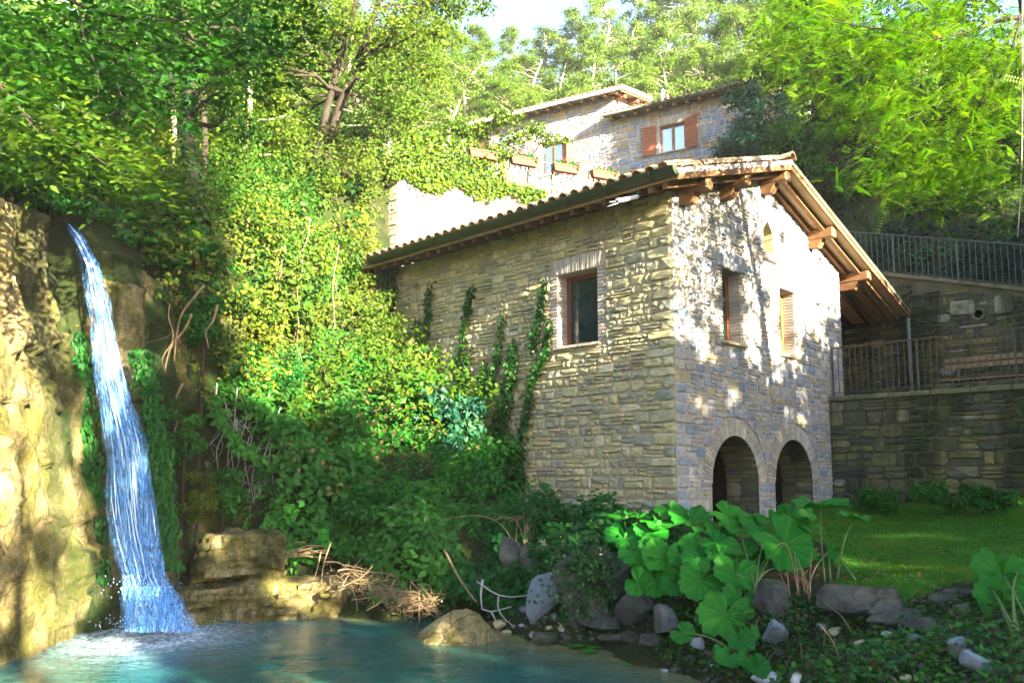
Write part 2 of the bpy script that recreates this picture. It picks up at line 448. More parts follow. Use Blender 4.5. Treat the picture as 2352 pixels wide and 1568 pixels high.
def grid_mesh(name, P3, nu, nv):
    me = bpy.data.meshes.new(name)
    me.vertices.add(nu * nv); me.vertices.foreach_set("co", P3.reshape(-1).astype(np.float32))
    i = (np.arange(nv - 1)[:, None] * nu + np.arange(nu - 1)).reshape(-1)
    q = np.stack([i, i + 1, i + 1 + nu, i + nu], 1).reshape(-1)
    nf = (nu - 1) * (nv - 1)
    me.loops.add(nf * 4); me.loops.foreach_set("vertex_index", q.astype(np.int32))
    me.polygons.add(nf); me.polygons.foreach_set("loop_start", (np.arange(nf) * 4).astype(np.int32))
    me.update(calc_edges=True); me.shade_smooth()
    return me
gmat, nt, out = new_mat("bank_soil")
gcol = ramp(nt, noise_node(nt, 1.6, 6, .7), [(.3, (.008, .016, .004)), (.5, (.018, .030, .007)), (.7, (.040, .036, .018))])
gcol = mix(nt, gcol, ramp(nt, noise_node(nt, 26, 4, .7), [(.3, (.5, .5, .5)), (.7, (1.5, 1.4, 1.3))]), .8, 'MULTIPLY')
principled(nt, out, gcol, .95, bump(nt, noise_node(nt, 30, 5, .75), .9, .05), .15)
ground = link("ground", grid_mesh("ground", np.stack([gx.ravel(), gy.ravel(), gz], 1), len(xs), len(ys)), gmat)
tag(ground, kind="structure", label="dark soil of the wooded bank and hillside round the pool")
# the lawn: a mossy sheet a little above the soil
lx, ly = np.meshgrid(np.arange(-3.6, 5.62, .12), np.arange(-9.5, .05, .12))
lw = np.array([mill(a, b, 0) for a, b in zip(lx.ravel(), ly.ravel())])
lz = height(lw[:, 0], lw[:, 1]) + .012
lmat, nt, out = new_mat("mossy_lawn")
lc = ramp(nt, noise_node(nt, 2.2, 5, .7), [(.3, (.012, .085, .004)), (.55, (.035, .150, .006)), (.75, (.085, .125, .010))])
lc = mix(nt, lc, ramp(nt, noise_node(nt, 60, 3, .8), [(.35, (.4, .4, .4)), (.7, (1.6, 1.5, 1.2))]), .8, 'MULTIPLY')
principled(nt, out, lc, .9, bump(nt, noise_node(nt, 70, 4, .8), .8, .03), .15)
def on_lawn(wx_, wy_, z, mx, my):
    return (z > .50) & (((mx > -.2) & (my > -3.4)) | (wx_ > .385 * wy_ + .12 * vnoise(np.stack([wx_ * 2, wy_ * 2, 0 * wx_], 1)))) & (wy_ > 7.7 + .3 * vnoise(np.stack([wx_ * 1.5, wy_ * 0, 0 * wx_], 1)))
lawn_keep = on_lawn(lw[:, 0], lw[:, 1], lz, lx.ravel(), ly.ravel())
lm = grid_mesh("lawn", np.stack([lw[:, 0], lw[:, 1], np.where(lawn_keep, lz, lz - .06)], 1), lx.shape[1], lx.shape[0])
tag(link("lawn", lm, lmat), kind="structure", label="mossy shaded lawn in front of the retaining wall")

# ================================================================== pool water
wx = np.arange(-7.5, 4.6, .09); wy = np.arange(1.5, 13.2, .09)
px_, py_ = np.meshgrid(wx, wy)
fall = np.array(at(352, 1440, 10.1))[:2]
dist = np.hypot(px_ - fall[0], py_ - fall[1])
wz = .012 * fbm(np.stack([px_.ravel() * 2.2, py_.ravel() * 3.2, 0 * px_.ravel()], 1), 3) + .010 * fbm(np.stack([px_.ravel() * 7, py_.ravel() * 9, 0 * px_.ravel() + 4], 1), 2)
wz += (np.exp(-dist * 1.1) * .035 * np.sin(dist * 17 + fbm(np.stack([px_.ravel() * 3, py_.ravel() * 3, 0 * px_.ravel()], 1), 2).reshape(dist.shape) * 2)).ravel()
wmesh = grid_mesh("water", np.stack([px_.ravel(), py_.ravel(), wz], 1), len(wx), len(wy))
deep = np.clip(-height(px_, py_, False) / .62, 0, 1)
a = wmesh.attributes.new("deep", 'FLOAT', 'POINT'); a.data.foreach_set("value", deep.astype(np.float32))
foam = np.clip(np.exp(-(dist / .62) ** 2) * 1.35 + .35 * np.exp(-(dist / 1.5) ** 2), 0, 1).ravel()
a = wmesh.attributes.new("foam", 'FLOAT', 'POINT'); a.data.foreach_set("value", foam.astype(np.float32))
wmat, nt, out = new_mat("pool_water")
body = mix(nt, (.14, .13, .05), (.001, .060, .060), attr(nt, "deep"))
body = mix(nt, body, mix(nt, (.001, .058, .066), (.002, .085, .070), noise_node(nt, .7, 4, .6)), mix(nt, (0, 0, 0), (.75, .75, .75), attr(nt, "deep")))
fo = N(nt, "ShaderNodeMath", operation='MULTIPLY')
nt.links.new(attr(nt, "foam"), fo.inputs[0])
nt.links.new(ramp(nt, noise_node(nt, 16, 4, .75), [(.36, (.12, .12, .12)), (.62, (1, 1, 1))]), fo.inputs[1])
body = mix(nt, body, (.62, .74, .95), fo.outputs[0])
wv = noise_node(nt, 9, 4, .6, stretch=(.7, 1.6, 1))
principled(nt, out, body, .06, bump(nt, wv, .55, .035), .32)
tag(link("water", wmesh, wmat), kind="structure", label="teal pool below the waterfall")

# ================================================================== travertine cliff with the fall
tmat, nt, out = new_mat("travertine")
tc = ramp(nt, noise_node(nt, 2.2, 6, .7), [(.28, (.20, .15, .06)), (.5, (.38, .30, .15)), (.72, (.52, .45, .29))])
tc = mix(nt, tc, (.13, .135, .012), ramp(nt, noise_node(nt, 2.6, 6, .72, stretch=(1, 1, .45)), [(.42, (0, 0, 0)), (.58, (.85, .85, .85))]))
tc = mix(nt, tc, (.05, .045, .018), ramp(nt, noise_node(nt, 4.2, 6, .75, stretch=(1, 1, .35)), [(.52, (0, 0, 0)), (.66, (.8, .8, .8))]))
tc = mix(nt, tc, (.016, .040, .004), attr(nt, "moss"))
tc = mix(nt, tc, ramp(nt, noise_node(nt, 24, 6, .8), [(.32, (.30, .28, .24)), (.55, (1, 1, 1)), (.75, (1.35, 1.35, 1.3))]), .85, 'MULTIPLY')
crk = N(nt, "ShaderNodeTexVoronoi", feature='DISTANCE_TO_EDGE'); crk.inputs["Scale"].default_value = 2.6
wrp = N(nt, "ShaderNodeMix", data_type='VECTOR'); wrp.inputs[0].default_value = .28
nz_ = N(nt, "ShaderNodeTexNoise"); nz_.inputs["Scale"].default_value = 3.0; nz_.inputs["Detail"].default_value = 4
nt.links.new(coords(nt), nz_.inputs["Vector"]); nt.links.new(coords(nt), wrp.inputs[4]); nt.links.new(nz_.outputs["Color"], wrp.inputs[5]); nt.links.new(wrp.outputs[1], crk.inputs["Vector"])
tc = mix(nt, tc, (.06, .05, .025), ramp(nt, crk.outputs["Distance"], [(.0, (.8, .8, .8)), (.035, (0, 0, 0))]))
principled(nt, out, tc, .85, bump(nt, noise_node(nt, 22, 8, .85), 1.0, .07), .25)
def sheet(name, base, top, nu, nv, bulge, mossfn, seed=0, amp=.16, mat=None, label=None, over=.0):
    """a rock face between a foot line and a top line, rounded over at the top"""
    base = np.array(base, float); top = np.array(top, float)
    s = np.linspace(0, len(base) - 1, nu)
    def along(a):
        k = np.arange(len(a))
        return np.stack([np.interp(s, k, a[:, i]) for i in range(3)], 1)
    # soften the polyline
    B0, T0 = along(base), along(top)
    for arr in (B0, T0):
        for _ in range(6): arr[1:-1] = .25 * arr[:-2] + .5 * arr[1:-1] + .25 * arr[2:]
    tg = np.gradient(B0, axis=0); nrm = unit(np.stack([tg[:, 1], -tg[:, 0], 0 * tg[:, 0]], 1))
    v = np.linspace(0, 1, nv)
    Pm = np.empty((nv, nu, 3))
    for j, t in enumerate(v):
        if t < .82:
            q = t / .82
            Pm[j] = B0 + (T0 - B0) * q + nrm * (bulge * math.sin(math.pi * min(1, q * 1.05)) )
        else:
            q = (t - .82) / .18
            Pm[j] = T0 - nrm * (1.5 * q) + np.array([0, 0, .25 * math.sin(q * math.pi * .6)])
            Pm[j] += nrm * (bulge * math.sin(math.pi * min(1, 1.05)))
    P2 = Pm.reshape(-1, 3)
    d = amp * fbm(P2 * [1.3, 1.3, .9] + seed, 5) + .45 * amp * fbm(P2 * [5, 5, 3.2] + seed, 3) + .22 * amp * np.abs(fbm(P2 * [9, 9, 2.5] + seed, 3))
    d += .05 * np.sign(np.sin(P2[:, 2] * 9 + 2 * vnoise(P2 * .8))) * (vnoise(P2 * [1.5, 1.5, 3] + 9) > .15)
    NN = np.broadcast_to(nrm, (nv, nu, 3)).reshape(-1, 3)
    P2 = P2 + NN * d[:, None]
    me = grid_mesh(name, P2, nu, nv)
    mo = np.clip(mossfn(np.tile(s, nv), np.repeat(v, nu), P2), 0, 1)
    a = me.attributes.new("moss", 'FLOAT', 'POINT'); a.data.foreach_set("value", mo.astype(np.float32))
    o = link(name, me, mat or tmat)
    return tag(o, kind="structure", label=label)
cb = [(-5.7, 4.2, -.7), (-5.35, 6.6, -.7), (-5.15, 8.6, -.7), (-5.12, 10.1, -.7), (-5.15, 10.7, -.7), (-4.75, 10.62, -.7), (-4.40, 10.75, -.7), (-4.35, 11.6, -.7), (-3.9, 12.6, -.7)]
ct = [(-6.5, 4.2, 4.5), (-5.75, 6.8, 4.75), (-5.55, 8.4, 4.85), (-5.85, 10.0, 5.15), (-6.3, 10.8, 5.15), (-5.95, 11.15, 5.1), (-5.55, 11.3, 5.0), (-5.3, 12.3, 4.7), (-4.6, 13.6, 4.5)]
def cliff_moss(s, v, p):
    m = 1.15 * np.exp(-((s - 3.7) / 1.25) ** 2) + 1.0 * np.exp(-((s - 6.1) / .9) ** 2) + .8 * (s > 6.2) + .45 * (s > 4.2)
    return m * np.clip(.75 + .9 * fbm(p * [2.2, 2.2, .8], 4), 0, 1.2) - .25 * (s < 2.6) + .5 * (v > .86) * (s > 2)
sheet("cliff", cb, ct, 260, 170, .12, cliff_moss, 3, label="yellow travertine cliff that the waterfall runs over")
# hanging curtains of green moss beside the water
for (cols, w, lab) in [(((392, 1300), (378, 1120), (352, 940), (322, 800)), 24, "green moss cushion hanging along the far edge of the waterfall"),
                       (((232, 1330), (205, 1120), (180, 930), (165, 760)), 44, "dark moss curtain between the waterfall and the sunlit cliff")]:
    pts = []
    for i in range(2600):
        k = RNG.random() * (len(cols) - 1); j = int(k); f = k - j
        x = cols[j][0] + (cols[j + 1][0] - cols[j][0]) * f + RNG.normal() * w * .45
        y = cols[j][1] + (cols[j + 1][1] - cols[j][1]) * f
        pts.append(at(x, y, 10.35 + RNG.random() * .2 + (.25 if w > 30 else 0)))
    pts = np.array(pts)
    nr = unit(np.array([.5, -.8, .3]) + .5 * RNG.normal(size=(len(pts), 3)))
    o = link("moss", leaf_mesh("moss", pts, nr, RNG.uniform(.05, .13, len(pts)), .45, RNG.random(len(pts)) * .5, np.tile([0, 0, -1.0], (len(pts), 1)) + .35 * RNG.normal(size=(len(pts), 3))), M["leaf_bramble"])
    tag(o, lab, "moss", kind="stuff")

# ledges of layered rock at the foot of the bank
def ledge(name, pxs, Y, z0, z1, depth, label, seed):
    """layered slab: front line given by photo columns at distance Y, built with real depth"""
    pts = [at(x, 1400, Y_)[:2] for x, Y_ in zip(pxs, Y)]
    pts = np.array(pts); n = 80
    k = np.linspace(0, len(pts) - 1, n)
    fx = np.interp(k, range(len(pts)), pts[:, 0]); fy = np.interp(k, range(len(pts)), pts[:, 1])
    prof = []
    nz = 34
    for j in range(nz): prof.append((z0 + (z1 - z0) * j / (nz - 1), 0))
    for j in range(1, 7): prof.append((z1 + .03 * j / 6, depth * j / 6))
    Pm = np.array([[(x, y + d, z) for x, y in zip(fx, fy)] for z, d in prof])
    P2 = Pm.reshape(-1, 3)
    lay = np.floor(P2[:, 2] * 11 + .9 * vnoise(P2 * 1.2 + seed))
    off = .20 * vnoise(np.stack([lay * 3.1, P2[:, 0] * 1.6, lay * 0 + seed], 1)) + .10 * fbm(P2 * 3 + seed, 4) + .05 * np.sign(vnoise(np.stack([lay * 5.3, P2[:, 0] * 4, lay * 0], 1)))
    ends = np.minimum(np.tile(k, len(prof)), len(pts) - 1 - np.tile(k, len(prof)))
    P2[:, 1] += off + .5 * np.exp(-ends * 5)
    P2[:, 2] += np.where(np.repeat([d for _, d in prof], n) > 0, .10 * fbm(P2 * 2, 4), 0) - .12 * np.exp(-ends * 3)
    me = grid_mesh(name, P2, n, len(prof))
    mo = np.clip(1.1 * fbm(P2 * 2.4 + seed, 4) + .12, 0, 1)
    a = me.attributes.new("moss", 'FLOAT', 'POINT'); a.data.foreach_set("value", mo.astype(np.float32))
    tag(link(name, me, tmat), label, "rock ledge", "layered rock ledges at the water's edge")
ledge("rock_ledge", (405, 500, 600, 640), (11.0, 11.35, 11.4, 11.6), .52, 1.10, 1.3, "grey upper rock ledge beside the foot of the waterfall", 1)
ledge("rock_ledge", (360, 470, 600, 700), (10.6, 10.95, 11.1, 11.3), -.4, .46, 1.2, "yellow lower rock ledge at the waterline beside the waterfall", 5)
ledge("rock_ledge", (560, 660, 760, 820), (11.15, 11.35, 11.5, 11.8), -.4, .44, 1.1, "pale layered rock ledge between the waterfall and the brush pile", 8)

# ================================================================== waterfall
def fall_mat(name, dense, seed):
    m, nt, out = new_mat(name)
    fl = noise_node(nt, 8 + seed, 5, .72, stretch=(3.0, 3.0, .15))
    wc = ramp(nt, fl, [(.30, (.01, .13, .52)), (.52, (.08, .34, .86)), (.72, (.76, .89, 1.0))])
    pw = principled(nt, None, wc, .35, bump(nt, fl, .5, .03), .4)
    tr = N(nt, "ShaderNodeBsdfTransparent"); mxs = N(nt, "ShaderNodeMixShader")
    al = ramp(nt, noise_node(nt, 11 + seed, 4, .7, stretch=(3.4, 3.4, .12)), [(.5 - dense, (.04, .04, .04)), (.62 - dense * .5, (.95, .95, .95))])
    edge = N(nt, "ShaderNodeMath", operation='MULTIPLY'); nt.links.new(al, edge.inputs[0]); nt.links.new(attr(nt, "edge"), edge.inputs[1])
    nt.links.new(edge.outputs[0], mxs.inputs[0])
    nt.links.new(tr.outputs[0], mxs.inputs[1]); nt.links.new(pw.outputs[0], mxs.inputs[2]); nt.links.new(mxs.outputs[0], out.inputs[0])
    return m
wst, nt, out = new_mat("white_water_strand")
principled(nt, out, ramp(nt, noise_node(nt, 9, 4, .7, stretch=(2, 2, .2)), [(.35, (.14, .36, .88)), (.75, (.75, .86, 1.0))]), .4, None, .4)
WP = [(150, 508, 10.95, 13), (180, 548, 10.72, 18), (208, 610, 10.56, 22), (228, 700, 10.46, 27), (242, 800, 10.38, 32), (262, 910, 10.33, 38), (285, 1010, 10.28, 48), (298, 1120, 10.24, 53), (312, 1230, 10.20, 55), (328, 1325, 10.12, 52), (347, 1385, 10.02, 68), (360, 1450, 9.95, 80)]
def wf(s, lat, out_=0.0):
    k = np.linspace(0, 1, len(WP)); a = np.array(WP, float)
    x = np.interp(s, k, a[:, 0]); y = np.interp(s, k, a[:, 1]); Y = np.interp(s, k, a[:, 2]); w = np.interp(s, k, a[:, 3])
    return at(x + lat * w, y + (.06 * w * lat if s < .3 else 0), Y - out_)
fallt = empty("waterfall", at(350, 1448, 10.0), 0, "tall blue white waterfall running down the mossy cliff", "waterfall")
F0 = np.array(fallt.location)
def water_sheet(c0, half, out_, s0, s1, mat, seed):
    nu, nv = 22, 90
    Pm = np.array([[wf(s0 + (s1 - s0) * j / (nv - 1), c0 + (i / (nu - 1) - .5) * 2 * half, out_ + .09 * math.sin(math.pi * i / (nu - 1)) + .03 * math.sin(i * 1.9 + seed + j * .05)) - F0 for i in range(nu)] for j in range(nv)])
    P2 = Pm.reshape(-1, 3); P2[:, 1] -= .05 * fbm((P2 + F0) * [7, 7, 1.2] + seed, 3)
    P2[:, 0] += .035 * fbm((P2 + F0) * [2, 2, 1.6] + seed + 5, 3)
    me = grid_mesh("water_sheet", P2, nu, nv)
    ue = np.tile(np.sin(math.pi * np.linspace(0.02, .98, nu)) ** .6, nv) * np.repeat(np.clip(np.minimum(np.linspace(0, 1, nv) * 14, 1.3), 0, 1), nu)
    if s1 < .97: ue = ue * np.repeat(np.clip(np.linspace(1, 0, nv) * 8, 0, 1), nu)
    a_ = me.attributes.new("edge", 'FLOAT', 'POINT'); a_.data.foreach_set("value", ue.astype(np.float32))
    link("water_sheet", me, mat, fallt)
water_sheet(0, 1.05, 0, 0, 1, fall_mat("water_veil", .04, 0), 0)
water_sheet(.05, .70, .07, .0, .92, fall_mat("water_veil_dense", .03, 1.5), 3)
water_sheet(-.45, .55, .05, .2, 1, fall_mat("water_veil_thin", .04, 3), 7)
water_sheet(.45, .55, .08, .42, 1, fall_mat("water_veil_thin", .06, 4), 11)
water_sheet(.1, 1.1, .22, .84, 1, fall_mat("water_splash", .10, 2), 15)
for i in range(64):
    lat = float(np.clip(RNG.normal() * .4, -.75, .75)); s0 = RNG.random() * .85
    s1 = min(1.0, s0 + RNG.uniform(.06, .2)); ph = RNG.random() * 9
    ss = np.linspace(s0, s1, 12)
    g = Geo(); w0 = RNG.uniform(.004, .010)
    g.tube([wf(s, lat + .10 * math.sin(ph + s * 14), .16 + .04 * math.sin(ph + s * 30)) - F0 for s in ss], w0 * np.sin(np.linspace(.15, math.pi - .1, 12)) + .001, 5)
    g.build("water_strand", wst, fallt, True)
g = Geo()
for i in range(500):                                            # spray where the water strikes the ledge and the pool
    s = RNG.choice([.87, .985]) + RNG.normal() * .02
    c = wf(float(np.clip(s, .82, 1)), RNG.normal() * (.6 if s < .9 else .8), .14 + abs(RNG.normal()) * .14) - F0 + np.array([0, 0, abs(RNG.normal()) * .05])
    r = RNG.uniform(.0025, .006)
    g.add(c + np.array([[r, 0, 0], [-r, 0, 0], [0, r, 0], [0, -r, 0], [0, 0, 2 * r], [0, 0, -2 * r]]), [(0, 2, 4), (2, 1, 4), (1, 3, 4), (3, 0, 4), (2, 0, 5), (1, 2, 5), (3, 1, 5), (0, 3, 5)])
g.build("spray", wst, fallt, kind="stuff")
# ================================================================== masonry
def split_block(u0, u1, v0, v1, out, rng, small):
    """one block of the wall: a single stone, or a few stones that fill it"""
    w, h = u1 - u0, v1 - v0
    r = rng.random()
    if r < .30 or w < .15:
        out.append((u0, u1, v0, v1))
    elif r < .62:
        c = v0 + h * rng.uniform(.35, .65)
        for a, b in ((v0, c), (c, v1)):
            if w > small * 1.6 and rng.random() < .6:
                m = u0 + w * rng.uniform(.3, .7); out += [(u0, m, a, b), (m, u1, a, b)]
            else: out.append((u0, u1, a, b))
    elif r < .85:
        m = u0 + w * rng.uniform(.3, .7)
        out.append((u0, m, v0, v1)) if rng.random() < .5 else out.extend([(u0, m, v0, v0 + h * .5), (u0, m, v0 + h * .5, v1)])
        out.append((m, u1, v0, v1))
    else:
        c1, c2 = v0 + h * rng.uniform(.25, .4), v0 + h * rng.uniform(.6, .75)
        out += [(u0, u1, v0, c1), (u0, u1, c1, c2), (u0, u1, c2, v1)]
def layout(u0, u1, v0, v1, seed, hmin=.17, hmax=.27, wmin=.22, wmax=.55, small=.2, quoins=()):
    rng = np.random.default_rng(seed); out = []
    v = v0; row = 0
    while v < v1 - .02:
        h = rng.uniform(hmin, hmax)
        if v + h > v1 - .08: h = v1 - v
        u = u0; e = u1
        if 'l' in quoins: w = rng.uniform(.2, .30) if row % 2 else rng.uniform(.36, .52); out.append((u, u + w, v, v + h)); u += w
        if 'r' in quoins: w = rng.uniform(.2, .30) if row % 2 else rng.uniform(.36, .52); out.append((e - w, e, v, v + h)); e -= w
        while u < e - .02:
            w = rng.uniform(wmin, wmax)
            if u + w > e - wmin * .6: w = e - u
            split_block(u, u + w, v, v + h, out, rng, small)
            u += w
        v += h; row += 1
    return out
def stone_shape(rect, rng, gap, hgt, rough, push=None, bevel=1.0):
    """8-sided pillow with a rough face; returns (verts in u,v,n, faces) or None"""
    u0, u1, v0, v1 = rect
    w, h = u1 - u0 - gap, v1 - v0 - gap
    if w < .025 or h < .018: return None
    cu, cv = (u0 + u1) / 2, (v0 + v1) / 2
    kx, ky = min(.06, w * rng.uniform(.08, .28)), min(.05, h * rng.uniform(.12, .36))
    o = np.array([(-w / 2 + kx, -h / 2), (w / 2 - kx, -h / 2), (w / 2, -h / 2 + ky), (w / 2, h / 2 - ky), (w / 2 - kx, h / 2), (-w / 2 + kx, h / 2), (-w / 2, h / 2 - ky), (-w / 2, -h / 2 + ky)])
    o = o + rng.uniform(-1, 1, (8, 2)) * [min(.018, w * .07), min(.012, h * .10)]
    o = o + [cu, cv]
    if push is not None:
        o = push(o)
        if o is None: return None
    c = o.mean(0)
    ins = min(.03 * bevel, .22 * bevel * h)
    dirs = o - c; L = np.linalg.norm(dirs, axis=1, keepdims=True) + 1e-6
    r1 = c + dirs * (1 - .25 * ins / L); r2 = c + dirs * (1 - ins / L * rng.uniform(.8, 1.6, (8, 1)))
    tilt = rng.normal(size=2) * rough * .5
    def nn(p, b): return b + (p - c) @ (tilt / max(w, h, .1)) * .9
    top = nn(r2, hgt) + rng.normal(size=8) * rough * .45
    v = np.concatenate([np.c_[o, np.full(8, -.012)], np.c_[r1, np.maximum(top * .62, .003)], np.c_[r2, np.maximum(top, .005)], [[c[0], c[1], max(.006, hgt + rng.normal() * rough * .5)]]])
    f = []
    for b in (0, 8): f += [(b + i, b + (i + 1) % 8, b + 8 + (i + 1) % 8, b + 8 + i) for i in range(8)]
    f += [(16 + i, 16 + (i + 1) % 8, 24) for i in range(8)]
    return v, f
def lay_stones(parent, rects, o, u, n, mat, n_parts, seed, gap=.016, hgt=(.012, .03), rough=.008, push=None, skip=None, warp=None, score=None, tints=None, name="stone", bevel=1.0):
    """stones of one wall face: the ones that show largest as objects, the rest joined"""
    o, u, n = (np.asarray(q, float) for q in (o, u, n)); z = np.array([0, 0, 1.0])
    rng = np.random.default_rng(seed); items = []
    for rc in rects:
        if skip and skip(rc): continue
        s = stone_shape(rc, rng, gap, rng.uniform(*hgt), rough, push, bevel)
        if s is None: continue
        v, f = s
        p = o + v[:, :1] * u + v[:, 1:2] * z + v[:, 2:] * n
        if warp is not None: p = warp(p)
        t = tints(rng) if tints else rng.random()
        sc = (score(rc) if score else 1) * (rc[1] - rc[0]) * (rc[3] - rc[2])
        items.append((sc, p, f, t))
    items.sort(key=lambda q: -q[0])
    for sc, p, f, t in items[:n_parts]:
        Geo().add(p, f, t).build(name, mat, parent)
    if len(items) > n_parts:
        g = Geo()
        for sc, p, f, t in items[n_parts:]: g.add(p, f, t)
        g.build(name, mat, parent, kind="stuff")
def flat_wall(name, parent, polys, o, u, mat, n=None, thick=0.0, tint=.5):
    """face with holes (first loop the outline), in (u, z); optional closed back"""
    o, u = np.asarray(o, float), np.asarray(u, float)
    loops = [[Vector((a, b, 0)) for a, b in lp] for lp in polys]
    tris = tessellate_polygon(loops)
    flat = np.array([(a, b) for lp in polys for a, b in lp])
    v = o + flat[:, :1] * u + flat[:, 1:] * np.array([0, 0, 1.0])
    g = Geo().add(v, tris, tint)
    if thick:
        d = -np.asarray(n, float) * thick
        g.add(v + d, tris, tint)
        k = 0
        for lp in polys:
            m = len(lp)
            for i in range(m):
                a, b = v[k + i], v[k + (i + 1) % m]
                g.add([a, b, b + d, a + d], [(0, 1, 2, 3)], tint)
            k += m
    return g.build(name, mat, parent)
def rect_loop(a, b, c, d): return [(a, c), (b, c), (b, d), (a, d)]
def arch_loop(cx_, r, spring, floor, seg=26):
    return [(cx_ + r, floor)] + [(cx_ + r * math.cos(t), spring + r * math.sin(t)) for t in np.linspace(0, math.pi, seg)] + [(cx_ - r, floor)]
BRICKS = {}
def brick_mesh(w, h, d, key=None):
    """thin brick centred on x,z with its back at y=0 (+y goes into the wall); shared between alike bricks"""
    k = (round(w, 2), round(h, 3), round(d, 2), int(RNG.integers(4)))
    if k not in BRICKS:
        g = Geo(); g.box((-w / 2, -.004, -h / 2), (w / 2, d, h / 2), k[3] / 4 + .12, .005)
        BRICKS[k] = g.mesh("brick")
    return BRICKS[k]
def put(name, mesh, mat, parent, M4):
    o = link(name, mesh, mat, parent); o.matrix_local = M4
    return o
def frame_matrix(o, x, y, z):
    m = Matrix.Identity(4)
    for i, c in enumerate((x, y, z, o)):
        for r in range(3): m[r][i] = float(c[r])
    return m

# ================================================================== the stone mill
mill_house = empty("mill_house", MO, MPHI, "stone watermill house with two brick arches and a tiled gable roof", "house")
H = mill_house
W, LEN, RX, RZ, EX, EZ, REX, REZ, VG = 6.40, 6.9, 3.04, 7.51, -.705, 6.322, 8.94, 5.64, -.563
SL = (RZ - EZ) / (RX - EX)
def zu(x): return min(EZ + SL * (x - EX), RZ - (RZ - REZ) / (REX - RX) * (x - RX)) - .20     # underside of the roof
BASE = .75
# openings (x0, x1, z0, z1)
W1, W2, SLIT = (1.46, 2.12, 4.15, 5.39), (3.57, 4.22, 4.16, 5.39), (3.03, 3.42, 5.96, 6.40)
A1, A2, AR, SPR = 1.78, 3.95, .78, 1.80
slit_loop = [(SLIT[0], SLIT[2]), (SLIT[1], SLIT[2]), (SLIT[1], SLIT[3]), ((SLIT[0] + SLIT[1]) / 2, 6.60), (SLIT[0], SLIT[3])]
gable = flat_wall("wall", H, [[(0, BASE), (W, BASE), (W, zu(W)), (RX, zu(RX)), (0, zu(0))], rect_loop(*W1), rect_loop(*W2), slit_loop, arch_loop(A1, AR, SPR, BASE + .05), arch_loop(A2, AR, SPR, BASE + .05)], (0, 0, 0), (1, 0, 0), M["mortar"])
WL = (1.46, 2.34, 4.13, 5.38)
longw = flat_wall("wall", H, [[(.002, BASE), (LEN, BASE), (LEN, zu(0)), (.002, zu(0))], rect_loop(*WL)], (0, 0, 0), (0, 1, 0), M["mortar_long"])
flat_wall("wall", H, [[(.002, BASE), (LEN, BASE), (LEN, zu(W)), (.002, zu(W))]], (W, 0, 0), (0, 1, 0), M["mortar"])
flat_wall("wall", H, [[(.002, BASE), (W - .002, BASE), (W - .002, zu(W)), (RX, zu(RX)), (.002, zu(0))]], (0, LEN, 0), (1, 0, 0), M["mortar"])
# gable stones
JW = .17                                                       # brick jamb width
def inrect(rc, a, b, c, d, m=.0): return rc[1] > a + m and rc[0] < b - m and rc[3] > c + m and rc[2] < d - m
def clip_rects(rects, hole):
    out = []
    a, b, c, d = hole
    for (u0, u1, v0, v1) in rects:
        if u1 <= a or u0 >= b or v1 <= c or v0 >= d: out.append((u0, u1, v0, v1)); continue
        if u0 < a - .03: out.append((u0, a, v0, v1))
        if u1 > b + .03: out.append((b, u1, v0, v1))
        m0, m1 = max(u0, a), min(u1, b)
        if v0 < c - .03: out.append((m0, m1, v0, c))
        if v1 > d + .03: out.append((m0, m1, d, v1))
    return out
gr = layout(0, W, BASE, 7.4, 11, .13, .20, .15, .38, .16, 'l')
for w_ in (W1, W2): gr = clip_rects(gr, (w_[0] - JW, w_[1] + JW, w_[2] - .02, w_[3] + .34))
gr = clip_rects(gr, (SLIT[0] - .02, SLIT[1] + .02, SLIT[2] - .14, 6.60))
for c_ in (A1, A2): gr = clip_rects(gr, (c_ - AR - .01, c_ + AR + .01, BASE, SPR))
def gable_push(o):
    o = o.copy()
    for c_ in (A1, A2):
        d = o - [c_, SPR]; r = np.linalg.norm(d, axis=1); k = (r < 1.09) & (d[:, 1] > -.02)
        if (r < 1.0).all() and (d[:, 1] > 0).all(): return None
        o[k] = np.array([c_, SPR]) + d[k] / r[k][:, None] * 1.09
        k2 = k & (o[:, 1] < SPR + .01) ; o[k2, 1] = SPR + .01
    top = np.array([zu(x) for x in o[:, 0]]) - .015
    if (o[:, 1] > top).sum() > 6: return None
    o[:, 1] = np.minimum(o[:, 1], top)
    return o
lay_stones(gable, gr, (0, 0, 0), (1, 0, 0), (0, -1, 0), M["stone"], 150, 21, .018, (.010, .024), .007, gable_push, score=lambda rc: 1.0 if rc[2] > 1.2 else .1)
# long wall stones: rougher, bulging
lr = layout(.0, LEN, BASE, zu(0) - .02, 12, .13, .21, .17, .42, .18, 'l')
lr = clip_rects(lr, (WL[0] - JW, WL[1] + JW, WL[2] - .06, WL[3] + .29))
def vis_long(rc):
    y, z = (rc[0] + rc[1]) / 2, (rc[2] + rc[3]) / 2
    return (0.02 if z < 1.3 or z < 1.3 + (y - 3.2) * .7 else 1.0) * (12.4 / (12.4 + .69 * y)) ** 2
lay_stones(longw, lr, (0, 0, 0), (0, 1, 0), (-1, 0, 0), M["stone_long"], 150, 22, .016, (.020, .050), .017, None, score=vis_long, bevel=1.35)
